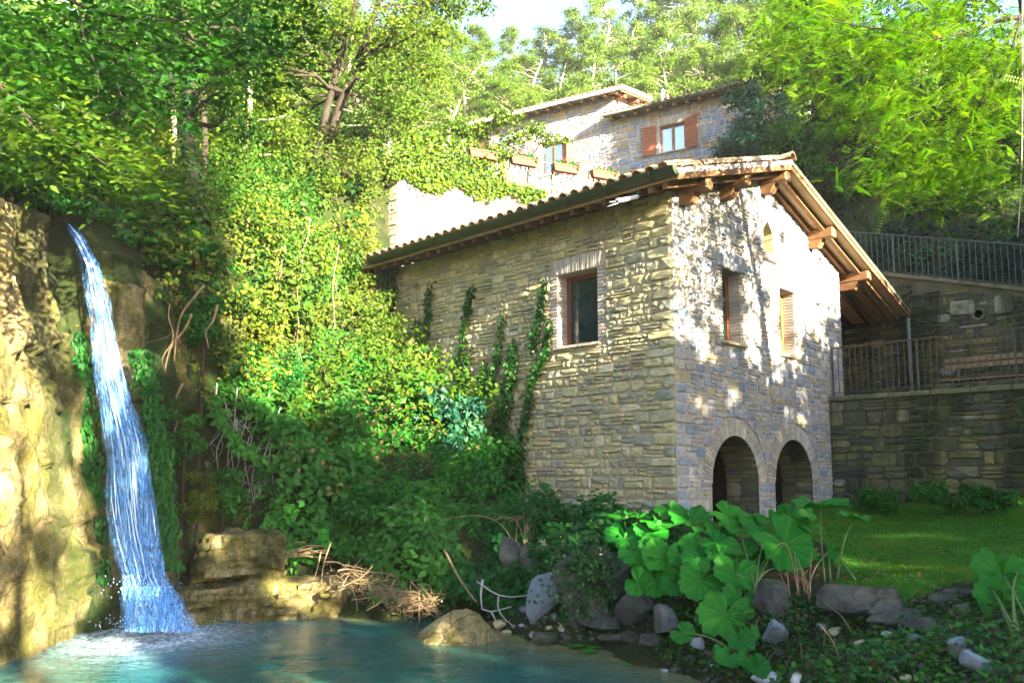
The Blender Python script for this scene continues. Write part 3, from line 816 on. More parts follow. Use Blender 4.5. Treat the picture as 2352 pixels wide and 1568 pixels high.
# --- brick arches
def arch_bricks(parent, c, lo, hi):
    nb = 50
    for i in range(nb):
        th = math.pi * (i + .5) / nb
        rad = np.array([math.cos(th), 0, math.sin(th)]); tan = np.array([-math.sin(th), 0, math.cos(th)])
        cut = RNG.choice([0, .11, .16]) if i % 2 else 0
        segs = [(AR, AR + .28)] if cut == 0 else [(AR, AR + cut + .004), (AR + cut + .012, AR + .28)]
        for a, b in segs:
            mid = np.array([c, 0, SPR]) + rad * (a + b) / 2
            if mid[0] < lo or mid[0] > hi: continue
            put("brick", brick_mesh(b - a, .046, .05), M["brick"], parent, frame_matrix(mid + np.array([0, -.012 - RNG.random() * .006, 0]), rad, (0, 1, 0), tan))
arch_bricks(gable, A1, 0, 2.862); arch_bricks(gable, A2, 2.868, 9)
# passages behind the arches, their shade put into darker stone and mortar
for c_ in (A1, A2):
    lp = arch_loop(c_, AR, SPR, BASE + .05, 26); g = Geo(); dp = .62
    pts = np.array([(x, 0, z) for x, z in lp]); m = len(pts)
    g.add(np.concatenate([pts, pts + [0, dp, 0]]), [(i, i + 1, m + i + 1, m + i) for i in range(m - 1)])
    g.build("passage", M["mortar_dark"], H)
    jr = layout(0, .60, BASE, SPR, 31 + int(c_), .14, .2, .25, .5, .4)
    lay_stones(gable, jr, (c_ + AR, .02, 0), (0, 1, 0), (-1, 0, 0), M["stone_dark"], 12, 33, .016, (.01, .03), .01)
    for k in range(11):                                        # brick courses of the vault, far side, coloured dark for the arch shade
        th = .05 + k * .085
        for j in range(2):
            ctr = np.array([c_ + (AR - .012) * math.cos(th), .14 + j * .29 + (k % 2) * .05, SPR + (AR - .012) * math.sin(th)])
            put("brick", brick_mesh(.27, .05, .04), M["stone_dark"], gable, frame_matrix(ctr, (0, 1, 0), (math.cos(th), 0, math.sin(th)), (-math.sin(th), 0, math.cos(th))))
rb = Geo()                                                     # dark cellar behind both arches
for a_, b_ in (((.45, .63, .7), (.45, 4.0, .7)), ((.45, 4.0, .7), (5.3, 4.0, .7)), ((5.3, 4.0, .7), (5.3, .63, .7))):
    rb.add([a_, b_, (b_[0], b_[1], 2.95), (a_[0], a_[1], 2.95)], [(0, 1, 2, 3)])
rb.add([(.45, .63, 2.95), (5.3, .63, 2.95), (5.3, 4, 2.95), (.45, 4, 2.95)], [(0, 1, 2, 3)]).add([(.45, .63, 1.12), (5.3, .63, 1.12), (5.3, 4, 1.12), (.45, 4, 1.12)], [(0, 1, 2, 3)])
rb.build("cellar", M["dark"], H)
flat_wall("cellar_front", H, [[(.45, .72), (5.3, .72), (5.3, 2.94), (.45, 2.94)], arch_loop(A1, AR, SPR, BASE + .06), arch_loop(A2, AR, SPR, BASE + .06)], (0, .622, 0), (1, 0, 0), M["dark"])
# --- windows of the mill
glass_dark, nt, out = new_mat("dark_window_glass")
principled(nt, out, ramp(nt, noise_node(nt, 1.2, 2), [(.3, (.004, .010, .012)), (.7, (.010, .030, .030))]), .04, None, .6)
def window(parent, P0, ux, nn, w, h, mat_frame, mat_glass, depth, mullion=False, sill_mat=None, sill=(.06, .05), curtain=False, fw=.065):
    """casement set back in its opening; P0 = lower corner on the wall face, ux along, nn outward"""
    P0, ux, nn = (np.asarray(q, float) for q in (P0, ux, nn)); z = np.array([0, 0, 1.0]); q = P0 - nn * depth
    f = Geo()
    for a, b, c, d in [(0, fw, 0, h), (w - fw, w, 0, h), (fw, w - fw, 0, fw), (fw, w - fw, h - fw, h)] + ([(w / 2 - fw * .7, w / 2 + fw * .7, fw, h - fw)] if mullion else []):
        f.obox(q + ux * a + z * c, ux * (b - a), -nn * .05, z * (d - c))
    fr = f.build("window", mat_frame, parent)
    halves = [(fw, w / 2 - fw * .7), (w / 2 + fw * .7, w - fw)] if mullion else [(fw, w - fw)]
    for a, b in halves:
        Geo().obox(q - nn * .03 + ux * a + z * fw, ux * (b - a), -nn * .006, z * (h - 2 * fw)).build("pane", mat_glass, fr)
    if curtain:
        g = Geo(); n_ = 40; xs_ = np.linspace(fw, w - fw, n_)
        v = np.array([q - nn * (.16 + .025 * math.sin(i * 1.7)) + ux * x + z * zz for zz in (fw, h - fw) for i, x in enumerate(xs_)])
        g.add(v, [(i, i + 1, n_ + i + 1, n_ + i) for i in range(n_ - 1)]).build("curtain", M["curtain"], fr, True)
    # reveal of the opening
    r = Geo(); d = depth + .3
    for a, b in (((0, 0), (0, h)), ((w, 0), (w, h)), ((0, 0), (w, 0)), ((0, h), (w, h))):
        p1, p2 = P0 + ux * a[0] + z * a[1], P0 + ux * b[0] + z * b[1]
        r.add([p1, p2, p2 - nn * d, p1 - nn * d], [(0, 1, 2, 3)])
    r.build("reveal", M["mortar"], parent)
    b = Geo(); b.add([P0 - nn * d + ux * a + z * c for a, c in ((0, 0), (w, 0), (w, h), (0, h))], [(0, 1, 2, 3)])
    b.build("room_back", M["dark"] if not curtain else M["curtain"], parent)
    return fr
def jambs(parent, o, ux, nn, w, h, jw, rows, depth, reveal_side):
    """stacked thin bricks both sides of an opening, long and short by turns, plus the inner cheek that shows"""
    o, ux, nn = (np.asarray(q, float) for q in (o, ux, nn)); z = np.array([0, 0, 1.0])
    bh = h / rows
    for i in range(rows):
        for sgn in (-1, 1):
            L_ = jw - .008 if (i + (sgn > 0)) % 2 else jw * .68
            c = o + z * (i + .5) * bh + (ux * (-L_ / 2) if sgn < 0 else ux * (w + L_ / 2)) + nn * (.014 + RNG.random() * .008)
            put("brick", brick_mesh(L_, bh - .012, .05), M["brick"], parent, frame_matrix(c, ux, -nn, z))
        if reveal_side:
            c = o + z * (i + .5) * bh + ux * (w if reveal_side > 0 else 0) - nn * (depth / 2) - ux * (.010 * reveal_side)
            put("brick", brick_mesh(depth - .01, bh - .012, .03), M["brick"], parent, frame_matrix(c, -nn, ux * reveal_side, z))
Z_ = np.array([0, 0, 1.0])
wl_ = WL[1] - WL[0]
window(H, (0, WL[0], WL[2]), (0, 1, 0), (-1, 0, 0), wl_, WL[3] - WL[2], M["wood_frame"], glass_dark, .24, fw=.07)
jambs(longw, (0, WL[0], WL[2]), (0, 1, 0), (-1, 0, 0), wl_, WL[3] - WL[2], JW, 21, .24, 1)
for i in range(25):                                            # flat brick arch over the window
    y = WL[0] - .06 + (wl_ + .12) * (i + .5) / 25
    lean = (y - (WL[0] + WL[1]) / 2) * .16
    put("brick", brick_mesh(.27, .030, .05), M["brick"], longw, frame_matrix((-.02 - RNG.random() * .012, y + lean * .13, WL[3] + .145), unit(np.array([0, lean, 1.0])), (1, 0, 0), unit(np.array([0, -1.0, lean]))))
for i in range(8):                                             # brick sill
    y = WL[0] - .06 + (wl_ + .12) * (i + .5) / 8
    put("brick", brick_mesh(.115, .045, .30), M["brick"], longw, frame_matrix((-.075, y, WL[2] - .035), (0, 1, 0), (1, 0, 0), (0, 0, 1)))
for w_, mf in ((W1, M["wood_frame"]), (W2, M["wood_orange"])):
    window(H, (w_[0], 0, w_[2]), (1, 0, 0), (0, -1, 0), w_[1] - w_[0], w_[3] - w_[2], mf, glass_dark, .23, fw=.075)
    jambs(gable, (w_[0], 0, w_[2]), (1, 0, 0), (0, -1, 0), w_[1] - w_[0], w_[3] - w_[2], JW, 22, .23, 1)
    g = Geo(); g.box((w_[0] - .13, -.05, w_[3] + .004), (w_[1] + .13, .18, w_[3] + .32), .35, .02); g.build("lintel", M["stone"], H)
    g = Geo(); g.box((w_[0] - .07, -.085, w_[2] - .055), (w_[1] + .07, .2, w_[2] - .004), .8, .012); g.build("sill", M["stone_pale"], H)
g = Geo(); g.box((SLIT[0] - .08, -.10, SLIT[2] - .13), (SLIT[1] + .08, .12, SLIT[2] - .004), .6, .02); g.build("sill", M["stone"], H)
g = Geo(); sp = np.array([(x, 0, z) for x, z in slit_loop]); g.add(np.concatenate([sp, sp + [0, .42, 0]]), [(i, (i + 1) % 5, 5 + (i + 1) % 5, 5 + i) for i in range(5)] + [(5, 6, 7, 8, 9)]); g.build("niche", M["stone_long"], H)
# bird-like ornament: a small rough stone head in the niche
# --- roof
th_r = .10
roof_top = lambda x: zu(x) + .20
RY1 = 7.35
def roof_poly(dz): return [(EX, 0, EZ + dz), (RX, 0, RZ + dz), (REX, 0, REZ + dz)]
g = Geo()
for (xa, za), (xb, zb) in (((EX, EZ), (RX, RZ)), ((RX, RZ), (REX, REZ))):
    a0, b0 = np.array([xa, VG, za]), np.array([xb, VG, zb]); d = np.array([0, RY1 - VG, 0])
    g.obox(a0 - [0, 0, .11], b0 - a0, d, np.array([0, 0, .055]))
roof = g.build("roof", M["soffit"], H)
# verge: mortared band, boards beneath
for (xa, za), (xb, zb) in (((EX - .02, EZ), (RX, RZ)), ((RX, RZ), (REX + .02, REZ))):
    a0, b0 = np.array([xa, VG - .035, za]), np.array([xb, VG - .035, zb])
    Geo().obox(a0 - [0, 0, .050], b0 - a0, (0, .16, 0), (0, 0, .085), .6).build("verge_band", M["coping"] if xa > 1 else M["mortar"], roof)
    Geo().obox(a0 + [0, .02, -.135], b0 - a0, (0, .035, 0), (0, 0, .080), .6).build("verge_board", M["wood"], roof)
# purlins with corbels under them, carried through the gable
for x_, c_ in ((.28, 1), (1.55, 1), (3.04, 1), (5.0, 1), (6.75, 1)):
    zt = zu(x_) + .085
    Geo().box((x_ - .10, VG + .05, zt - .20), (x_ + .10, 1.5, zt), .5, .015).build("purlin", M["wood"], roof)
    g = Geo(); g.prism([(x_ - .09, VG + .26, zt - .205), (x_ - .09, VG + .36, zt - .36), (x_ - .09, .3, zt - .36), (x_ - .09, .3, zt - .205)], (.18, 0, 0))
    g.build("corbel", M["wood"], roof)
# rafters along the verge and the porch
for y_ in (-.36, -.10):
    for (xa, za), (xb, zb) in (((EX + .05, EZ), (RX, RZ)), ((RX, RZ), (REX - .05, REZ))):
        a0, b0 = np.array([xa, y_, za - .20]), np.array([xb, y_, zb - .20])
        Geo().obox(a0, b0 - a0, (0, .09, 0), (0, 0, .088)).build("rafter", M["wood"], roof)
for k in range(22):                                            # rafter tails under the long eave
    y_ = .12 + k * .33
    a0 = np.array([EX + .06, y_, EZ + SL * .06 - .21]); b0 = np.array([.02, y_, EZ + SL * (.02 - EX) - .21])
    Geo().obox(a0, b0 - a0, (0, .09, 0), (0, 0, .098)).build("rafter", M["wood_dark"], roof)
for k in range(9):                                             # rafters over the porch
    y_ = .25 + k * .5
    a0 = np.array([W + .02, y_, RZ - .3155 * (W + .02 - RX) - .22]); b0 = np.array([REX - .06, y_, REZ - .20])
    Geo().obox(a0, b0 - a0, (0, .10, 0), (0, 0, .105)).build("rafter", M["wood_dark"], roof)
# tiles
def half_tile(r0, r1, L_, seg=7, up=True):
    g = Geo(); v = []
    for t, r in ((0, r0), (1, r1)):
        for o_ in (0, .014):
            for k in range(seg + 1):
                a = math.pi * k / seg
                v.append((math.cos(a) * (r - o_), t * L_, math.sin(a) * (r - o_) * (1 if up else -1)))
    n_ = seg + 1; f = []
    for k in range(seg):
        f += [(k, k + 1, 2 * n_ + k + 1, 2 * n_ + k), (n_ + k, n_ + k + 1, 3 * n_ + k + 1, 3 * n_ + k), (k, k + 1, n_ + k + 1, n_ + k), (2 * n_ + k, 2 * n_ + k + 1, 3 * n_ + k + 1, 3 * n_ + k)]
    return np.array(v), f
def roof_tiles(parent, o, across, upslope, nrm, width, length, mat, part_fn, pitch=.24, row=.36, seed=0, name="roof_tile"):
    """barrel tiles: pans and covers; part_fn(i, j) says which are objects of their own"""
    rng = np.random.default_rng(seed)
    o, across, upslope, nrm = (np.asarray(q, float) for q in (o, across, upslope, nrm))
    cov_v, cov_f = half_tile(.082, .070, .43); pan_v, pan_f = half_tile(.105, .085, .43, 5, False)
    meshes = {}
    rest = Geo()
    ni, nj = int(width / pitch), int(length / row)
    for j in range(nj):
        for i in range(ni):
            base = o + across * (pitch * (i + .5)) + upslope * (row * j - .06) + nrm * (.035 + .010)
            yaw = rng.normal() * .035; lift = rng.normal() * .006
            ax = unit(across + upslope * yaw); uy = unit(upslope - across * yaw + nrm * .05)
            nz = np.cross(ax, uy)
            if part_fn(i, j):
                k = int(rng.integers(6))
                if k not in meshes: meshes[k] = Geo().add(cov_v, cov_f, k / 6 + .05).mesh(name)
                put(name, meshes[k], mat, parent, frame_matrix(base + nrm * lift, ax, uy, nz))
            else:
                rest.add(base + nrm * lift + cov_v[:, :1] * ax + cov_v[:, 1:2] * uy + cov_v[:, 2:] * nz, cov_f, rng.random())
            pb = base + across * pitch / 2 + nrm * .055
            rest.add(pb + pan_v[:, :1] * ax + pan_v[:, 1:2] * uy + pan_v[:, 2:] * nz, pan_f, rng.random())
    rest.build(name, mat, parent, kind="stuff")
up_l = unit(np.array([1, 0, SL])); n_l = unit(np.array([-SL, 0, 1.0]))
roof_tiles(roof, (EX + .045, VG - .02, EZ + .0), (0, 1, 0), up_l, n_l, RY1 - VG, 3.96, M["tile"], lambda i, j: j == 0 or i == 0 or (j == 1), seed=3)
SR = (RZ - REZ) / (REX - RX)
up_r = unit(np.array([-1, 0, SR])); n_r = unit(np.array([SR, 0, 1.0]))
roof_tiles(roof, (REX + .05, VG - .02, REZ - .03), (0, 1, 0), up_r, n_r, RY1 - VG, 6.2, M["tile"], lambda i, j: i == 0, seed=4)
for k in range(20):
    v, f = half_tile(.13, .115, .46)
    if k == 0: rm = Geo().add(v, f, .5).mesh("ridge_tile")
    put("ridge_tile", rm, M["tile"], roof, frame_matrix((RX, VG - .06 + k * .38, RZ + .055), (1, 0, 0), unit(np.array([0, 1, .03])), (0, 0, 1)))
# gutter along the long eave: half round with joints
def gutter(parent, a, b, r, mat, up=(0, 0, 1), joints=6, name="gutter", rings=None):
    a, b = np.asarray(a, float), np.asarray(b, float); d = unit(b - a); side = unit(np.cross(d, (0, 0, 1.0))); z = np.array([0, 0, 1.0])
    seg = 10; g = Geo(); v = []
    for p in (a, b):
        for rr in (r, r - .008):
            for k in range(seg + 1):
                t = math.pi + math.pi * k / seg
                v.append(p + side * math.cos(t) * rr + z * math.sin(t) * rr)
    n_ = seg + 1; f = []
    for k in range(seg):
        f += [(k, k + 1, 2 * n_ + k + 1, 2 * n_ + k), (n_ + k, n_ + k + 1, 3 * n_ + k + 1, 3 * n_ + k), (k, k + 1, n_ + k + 1, n_ + k), (2 * n_ + k, 2 * n_ + k + 1, 3 * n_ + k + 1, 3 * n_ + k)]
    f += [tuple(range(n_)), tuple(range(2 * n_, 3 * n_))]
    g.add(v, f)
    go = g.build(name, mat, parent, True)
    L_ = np.linalg.norm(b - a)
    for k in range(joints):
        c = a + d * L_ * (k + .5) / joints
        jv = []
        for e in (-.02, .02):
            for q in range(seg + 1):
                t = math.pi + math.pi * q / seg
                jv.append(c + d * e + side * math.cos(t) * (r + .007) + z * math.sin(t) * (r + .007))
        Geo().add(jv, [(q, q + 1, n_ + q + 1, n_ + q) for q in range(seg)]).build("joint", rings or mat, go, True)
    return go
gutter(H, (EX - .065, VG - .03, EZ + .035), (EX - .065, 6.74, EZ + .035), .12, M["gutter"], joints=9)
pp = [to_mill(at(1464, 424, 12.05)), to_mill(at(1466, 446, 12.05)), to_mill(at(1462, 455, 12.05))]
Geo().tube([pp[0], pp[1], pp[2]], .035, 8).build("outlet", M["gutter"], H, True)
po = Geo(); pd = np.array([to_mill(at(x, y, 12.05)) for x, y in ((1466, 451), (1450, 455), (1432, 459), (1420, 461))])
po.tube(pd, .036, 10, cap=False); pt = po.build("drainpipe", M["pvc"], H, True)
sg = Geo(); e = pd[-1]; dd = unit(pd[-1] - pd[-2])
for k in range(5):                                             # split, splintered end of the pipe
    t = k * 1.26; q = e + np.array([0, math.sin(t) * .034, math.cos(t) * .034])
    sg.add([q, q + dd * (.05 + .05 * (k % 3)) + [0, math.sin(t) * .03, math.cos(t) * .03 - .01], q + [0, math.cos(t) * .03, -math.sin(t) * .03]], [(0, 1, 2)])
sg.build("splinter", M["pvc"], pt)
# porch: back wall, door, eave box
flat_wall("porch_wall", H, [[(W + .01, 3.3), (9.1, 3.3), (9.1, zu(9.0)), (W + .01, zu(W))]], (0, 1.35, 0), (1, 0, 0), M["mortar_dark"])
pr = layout(W + 1.35, 9.1, 3.4, 6.0, 41, .15, .24, .22, .5)
lay_stones(H, [r for r in pr if r[3] < zu(r[1]) - .03], (0, 1.35, 0), (1, 0, 0), (0, -1, 0), M["stone_dark"], 20, 42, .02, (.012, .03), .012)
g = Geo(); g.box((W + .12, 1.24, 3.48), (W + 1.22, 1.30, 5.55)); door = g.build("door", M["wood_orange"], H)
for k in range(6): Geo().box((W + .14 + k * .18, 1.215, 3.50), (W + .31 + k * .18, 1.24, 5.53), .5, .006).build("plank", M["wood_orange"], door)
for a, b in ((W + .02, W + .12), (W + 1.22, W + 1.32)): Geo().box((a, 1.18, 3.48), (b, 1.34, 5.65)).build("door_post", M["wood_frame"], door)
# ================================================================== iron railings
def railing(name, label, pts, height_, spacing, mat, post_every, group=None, cat="railing", bottom=.09, thick=.009):
    """pts: foot line (world); rails, posts and every bar an object of its own"""
    pts = [np.asarray(p, float) for p in pts]
    root = empty(name, pts[0], 0, label, cat, group)
    o = pts[0]; cache = {}
    for a, b in zip(pts[:-1], pts[1:]):
        d = b - a; L_ = np.linalg.norm(d[:2]); n_ = max(1, int(round(L_ / spacing)))
        side = unit(np.array([-d[1], d[0], 0])) * .018
        Geo().obox(a - o + [0, 0, height_ - .022] - side, d, side * 2, (0, 0, .022)).build("handrail", mat, root)
        Geo().obox(a - o + [0, 0, bottom] - side * .7, d, side * 1.4, (0, 0, .014)).build("bottom_rail", mat, root)
        for i in range(n_ + 1):
            p = a + d * (i / n_) - o
            post = i % post_every == 0
            r = thick * (2.2 if post else 1)
            z0, z1 = (-.05, height_ - .02) if post else (bottom, height_ - .02)
            key = (post, round(z1 - z0, 2))
            if key not in cache:
                g = Geo(); g.tube([(0, 0, 0), (0, 0, (z1 - z0))], r, 6 if not post else 8); cache[key] = g.mesh("bar")
            ob = link("post" if post else "baluster", cache[key], mat, root); ob.location = tuple(p + [0, 0, z0])
    return root

# ================================================================== retaining walls at the right
SXW = 5.63
rw = empty("retaining_wall", mill(SXW, 0, 0), MPHI, "long mossy rubble retaining wall beside the lawn, capped with dark coping", "wall")
def rwl(x, y, z): return (x - SXW, y, z)
RTOP = 3.40
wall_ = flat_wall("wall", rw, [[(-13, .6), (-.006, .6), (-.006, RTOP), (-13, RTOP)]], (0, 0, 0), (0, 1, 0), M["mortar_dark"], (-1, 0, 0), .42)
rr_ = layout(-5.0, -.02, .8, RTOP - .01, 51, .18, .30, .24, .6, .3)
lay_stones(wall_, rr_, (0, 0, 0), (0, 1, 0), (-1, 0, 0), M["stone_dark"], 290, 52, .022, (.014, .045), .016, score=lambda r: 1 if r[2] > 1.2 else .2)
y_ = -13
k = 0
while y_ < -.02:
    L_ = min(RNG.uniform(.5, .9), -.004 - y_)
    g = Geo(); g.box((-.07, y_ + .004, RTOP), (.44, y_ + L_ - .004, RTOP + .10), RNG.random(), .018); g.build("coping", M["coping"], rw); y_ += L_
railing("terrace_railing", "dark iron railing on top of the lower retaining wall in front of the bench", [mill(SXW + .12, -.06, 3.48), mill(SXW + .12, -7.0, 3.48)], 1.03, .115, M["iron_rust"], 14)
# terrace floor
g = Geo(); g.box((.35, -13, RTOP - .12), (3.6, 1.6, RTOP + .08)); tf = g.build("terrace_floor", M["coping"], None); tf.location = tuple(mill(SXW, 0, 0)); tf.rotation_euler = (0, 0, MPHI)
tag(tf, kind="structure", label="paved terrace floor behind the retaining wall")
# upper wall behind the terrace, its top falling to the right
BXW = 9.16
bw = empty("back_wall", mill(BXW, 0, 0), MPHI, "dark stone wall at the back of the terrace with a round drain hole", "wall")
def btop(y): return 6.62 + .29 * y
hole = [(-1.93 + .085 * math.cos(t), 5.44 + .085 * math.sin(t)) for t in np.linspace(0, 2 * math.pi, 16, endpoint=False)]
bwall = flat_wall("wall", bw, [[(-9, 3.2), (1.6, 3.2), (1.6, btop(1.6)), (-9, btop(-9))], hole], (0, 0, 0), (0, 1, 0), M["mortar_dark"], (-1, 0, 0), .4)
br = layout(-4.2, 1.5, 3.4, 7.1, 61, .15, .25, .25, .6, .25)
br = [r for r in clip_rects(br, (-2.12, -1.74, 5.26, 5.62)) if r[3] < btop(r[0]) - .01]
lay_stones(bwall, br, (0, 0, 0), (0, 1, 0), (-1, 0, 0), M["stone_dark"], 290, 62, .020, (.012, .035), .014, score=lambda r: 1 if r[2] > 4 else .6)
hv = []
for d_ in (-.05, .10):
    hv += [(d_, -1.93 + .088 * math.cos(t), 5.44 + .088 * math.sin(t)) for t in np.linspace(0, 2 * math.pi, 16, endpoint=False)]
    hv += [(d_, -1.93 + .14 * math.cos(t), 5.44 + .14 * math.sin(t)) for t in np.linspace(0, 2 * math.pi, 16, endpoint=False)]
f = []
for i in range(16):
    j = (i + 1) % 16
    f += [(i, j, 16 + j, 16 + i), (16 + i, 16 + j, 48 + j, 48 + i), (i, j, 32 + j, 32 + i)]
Geo().add(hv, f).build("drain_ring", M["coping"], bw)
for (y0, z0, w_, h_) in ((-1.62, 5.62, .52, .34), (-2.42, 5.58, .36, .44)):   # two big pale boulders built into the wall
    v, f = stone_shape((y0 - w_ / 2, y0 + w_ / 2, z0 - h_ / 2, z0 + h_ / 2), np.random.default_rng(int(w_ * 100)), .0, .07, .02)
    Geo().add(np.c_[-v[:, 2], v[:, 0], v[:, 1]], f, .97).build("stone", M["stone_dark"], bwall)
y_ = -9
while y_ < 1.5:
    L_ = RNG.uniform(.55, .9); e = min(y_ + L_, 1.55)
    Geo().obox((-.06, y_ + .004, btop(y_) + .004), (0, e - y_ - .008, .29 * (e - y_)), (.46, 0, 0), (0, 0, .09)).build("coping", M["coping"], bw); y_ += L_
railing("slope_railing", "thin dark railing climbing along the top of the back wall under the trees", [mill(BXW + .15, 1.2, btop(1.2) + .06), mill(BXW + .15, -6.0, btop(-6) + .06)], 1.0, .125, M["iron"], 11)
# drainpipe from the porch eave
dp = empty("drainpipe", mill(8.98, -.52, 3.48), MPHI, "tall grey drainpipe running from the porch eave down to the terrace", "drainpipe")
Geo().tube([(0, 0, 0), (0, 0, 2.16), (-.03, .02, 2.24), (-.05, .10, 2.30)], .042, 10).build("pipe", M["gutter_pale"], dp, True)
for z0 in (.5, 1.5): Geo().tube([(0, 0, z0), (0, 0, z0 + .04)], .052, 10).build("bracket", M["iron"], dp)
Geo().box((-.10, -.02, 2.05), (.08, .30, 2.30), .5, .02).build("hopper", M["gutter"], dp)
# bench
bench = empty("bench", mill(8.45, -2.3, 3.48), MPHI, "brown slatted wooden bench on the terrace behind the railing", "bench")
for z0, x0 in ((.72, .10), (.86, .13)):
    Geo().box((x0, -1.55, z0), (x0 + .035, .95, z0 + .095), .5, .008).build("back_slat", M["plank"], bench)
for x0 in (-.38, -.26, -.14):
    Geo().box((x0, -1.55, .42), (x0 + .10, .95, .455), .5, .008).build("seat_slat", M["plank"], bench)
for y0 in (-1.25, .65):
    Geo().prism([(-.36, y0, 0), (-.30, y0, 0), (-.28, y0, .41), (.06, y0, .41), (.06, y0, 0), (.12, y0, 0), (.17, y0, .95), (.13, y0, .95), (.09, y0, .42), (-.36, y0, .42)], (0, .05, 0)).build("leg", M["iron"], bench)

# ================================================================== upper terrace wall (sunlit)
TO = at(1085, 430, 21.0); TPHI = R(24); TU = np.array([math.cos(TPHI), math.sin(TPHI), 0]); TN = np.array([math.sin(TPHI), -math.cos(TPHI), 0])
TZ = 9.52
tw = empty("garden_wall", (TO[0], TO[1], 0), TPHI, "sunlit pale stone garden wall with ivy along its top, above the mill roof", "wall")
U0, U1 = -1.98, 6.2
tface = flat_wall("wall", tw, [[(U0, 3.5), (U1, 3.5), (U1, TZ), (U0, TZ)]], (0, 0, 0), (1, 0, 0), M["mortar"], (0, -1, 0), .4)
tr_ = layout(U0, 4.6, 5.0, TZ - .01, 71, .17, .26, .24, .55, .25, 'l')
lay_stones(tface, tr_, (0, 0, 0), (1, 0, 0), (0, -1, 0), M["stone_pale"], 280, 72, .018, (.010, .03), .008, score=lambda r: 1 if r[2] > 7 and r[0] < 3 else .2)
tside = flat_wall("wall", tw, [[(0, 3.5), (2.4, 3.5), (2.4, TZ), (0, TZ)]], (U0 - .003, .003, 0), (-.5, .87, 0), M["mortar_long"])
ts = layout(0, 2.4, 5.0, TZ - .01, 73, .17, .26, .22, .5, .25)
lay_stones(tside, ts, (U0 - .003, .003, 0), (-.5, .87, 0), (-.87, -.5, 0), M["stone_long"], 60, 74, .018, (.015, .05), .014, score=lambda r: 1)
u_ = U0 - .05
while u_ < U1:
    L_ = RNG.uniform(.5, .9); Geo().box((u_, -.07, TZ), (min(u_ + L_, U1) - .008, .45, TZ + .07), RNG.random(), .015).build("coping", M["stone_pale"], tw); u_ += L_
def tpt(u, z, off=0): return np.array([TO[0], TO[1], 0]) + TU * u + TN * off + np.array([0, 0, z])
railing("balcony_railing", "slender sunlit railing along the top of the pale garden wall", [tpt(-2.0, TZ + .07, -.12), tpt(5.4, TZ + .07, -.12)], 1.0, .165, M["iron"], 9, thick=.016)
# further wall piece left of the corner, mostly lost in leaves
tw2 = empty("garden_wall", (TO[0] + TU[0] * U0 - .55, TO[1] + TU[1] * U0 + .9, 0), R(10), "overexposed stretch of garden wall just beyond the shaded corner, half lost in leaves", "wall")
f2 = flat_wall("wall", tw2, [[(-1.6, 4.0), (.0, 4.0), (.0, 9.0), (-1.6, 7.8)]], (0, 0, 0), (1, 0, 0), M["mortar"], (0, -1, 0), .3)
lay_stones(f2, [r for r in layout(-1.6, 0, 5, 9.0, 75, .17, .26, .24, .5, .25) if r[3] < 9.0 + .75 * r[0]], (0, 0, 0), (1, 0, 0), (0, -1, 0), M["stone_pale"], 60, 76, .018, (.01, .03), .008)
# flower boxes hung on the railing
def flower_box(u, label, first=[None]):
    if first[0] is None:
        r = empty("flower_box", (0, 0, 0), TPHI, label, "flower box", "terracotta flower boxes hung on the railing")
        g = Geo(); lo, hi = .20, .26
        for a, b, c, d in ((0, 0, 0, 0),):
            v = [(-.36, -.075, 0), (.36, -.075, 0), (.36, .075, 0), (-.36, .075, 0), (-.42, -.11, .20), (.42, -.11, .20), (.42, .11, .20), (-.42, .11, .20), (-.39, -.085, .20), (.39, -.085, .20), (.39, .085, .20), (-.39, .085, .20), (-.38, -.08, .15), (.38, -.08, .15), (.38, .08, .15), (-.38, .08, .15)]
            f = [(0, 1, 2, 3)]
            for b0 in (0, 4, 8): f += [(b0 + i, b0 + (i + 1) % 4, b0 + 4 + (i + 1) % 4, b0 + 4 + i) for i in range(4)]
            g.add(v, f + [(12, 13, 14, 15)])
        g.build("trough", M["terracotta"], r)
        Geo().box((-.44, -.125, .165), (.44, -.108, .205), .5, .004).build("rim", M["terracotta"], r)
        p, d, _ = clump_points([((-.2, 0, .26), (.2, .13, .10)), ((.18, -.02, .27), (.2, .14, .12)), ((.3, -.08, .2), (.12, .1, .12))], 160)
        link("leaves", leaf_mesh("leaves", p, d + [0, 0, .6], RNG.uniform(.05, .10, 160), .7), M["leaf_bramble"], r)
        p, d, _ = clump_points([((-.1, -.03, .36), (.25, .12, .06)), ((.25, -.1, .3), (.1, .05, .06))], 30)
        link("petals", leaf_mesh("petals", p, d, RNG.uniform(.03, .05, 30), .9), M["flower"], r)
        first[0] = r
    else:
        r = copy_tree(first[0]); r["label"] = label
    r.location = tuple(tpt(u, TZ + .80, .05))
    return r
def tu(px, py):
    p = on_plane(px, py, (TO[0], TO[1], 0), TN); return float((p - np.array([TO[0], TO[1], 0])) @ TU)
flower_box(tu(1108, 342), "terracotta flower box half wrapped in climbing leaves, on the leafy end of the railing")
flower_box(tu(1202, 372), "terracotta flower box on the railing in front of the small lit window jamb")
flower_box(tu(1298, 405), "terracotta flower box on the railing under the curtained window")
flower_box(tu(1385, 421), "terracotta flower box with red flowers peeping over the mill's roof tiles")

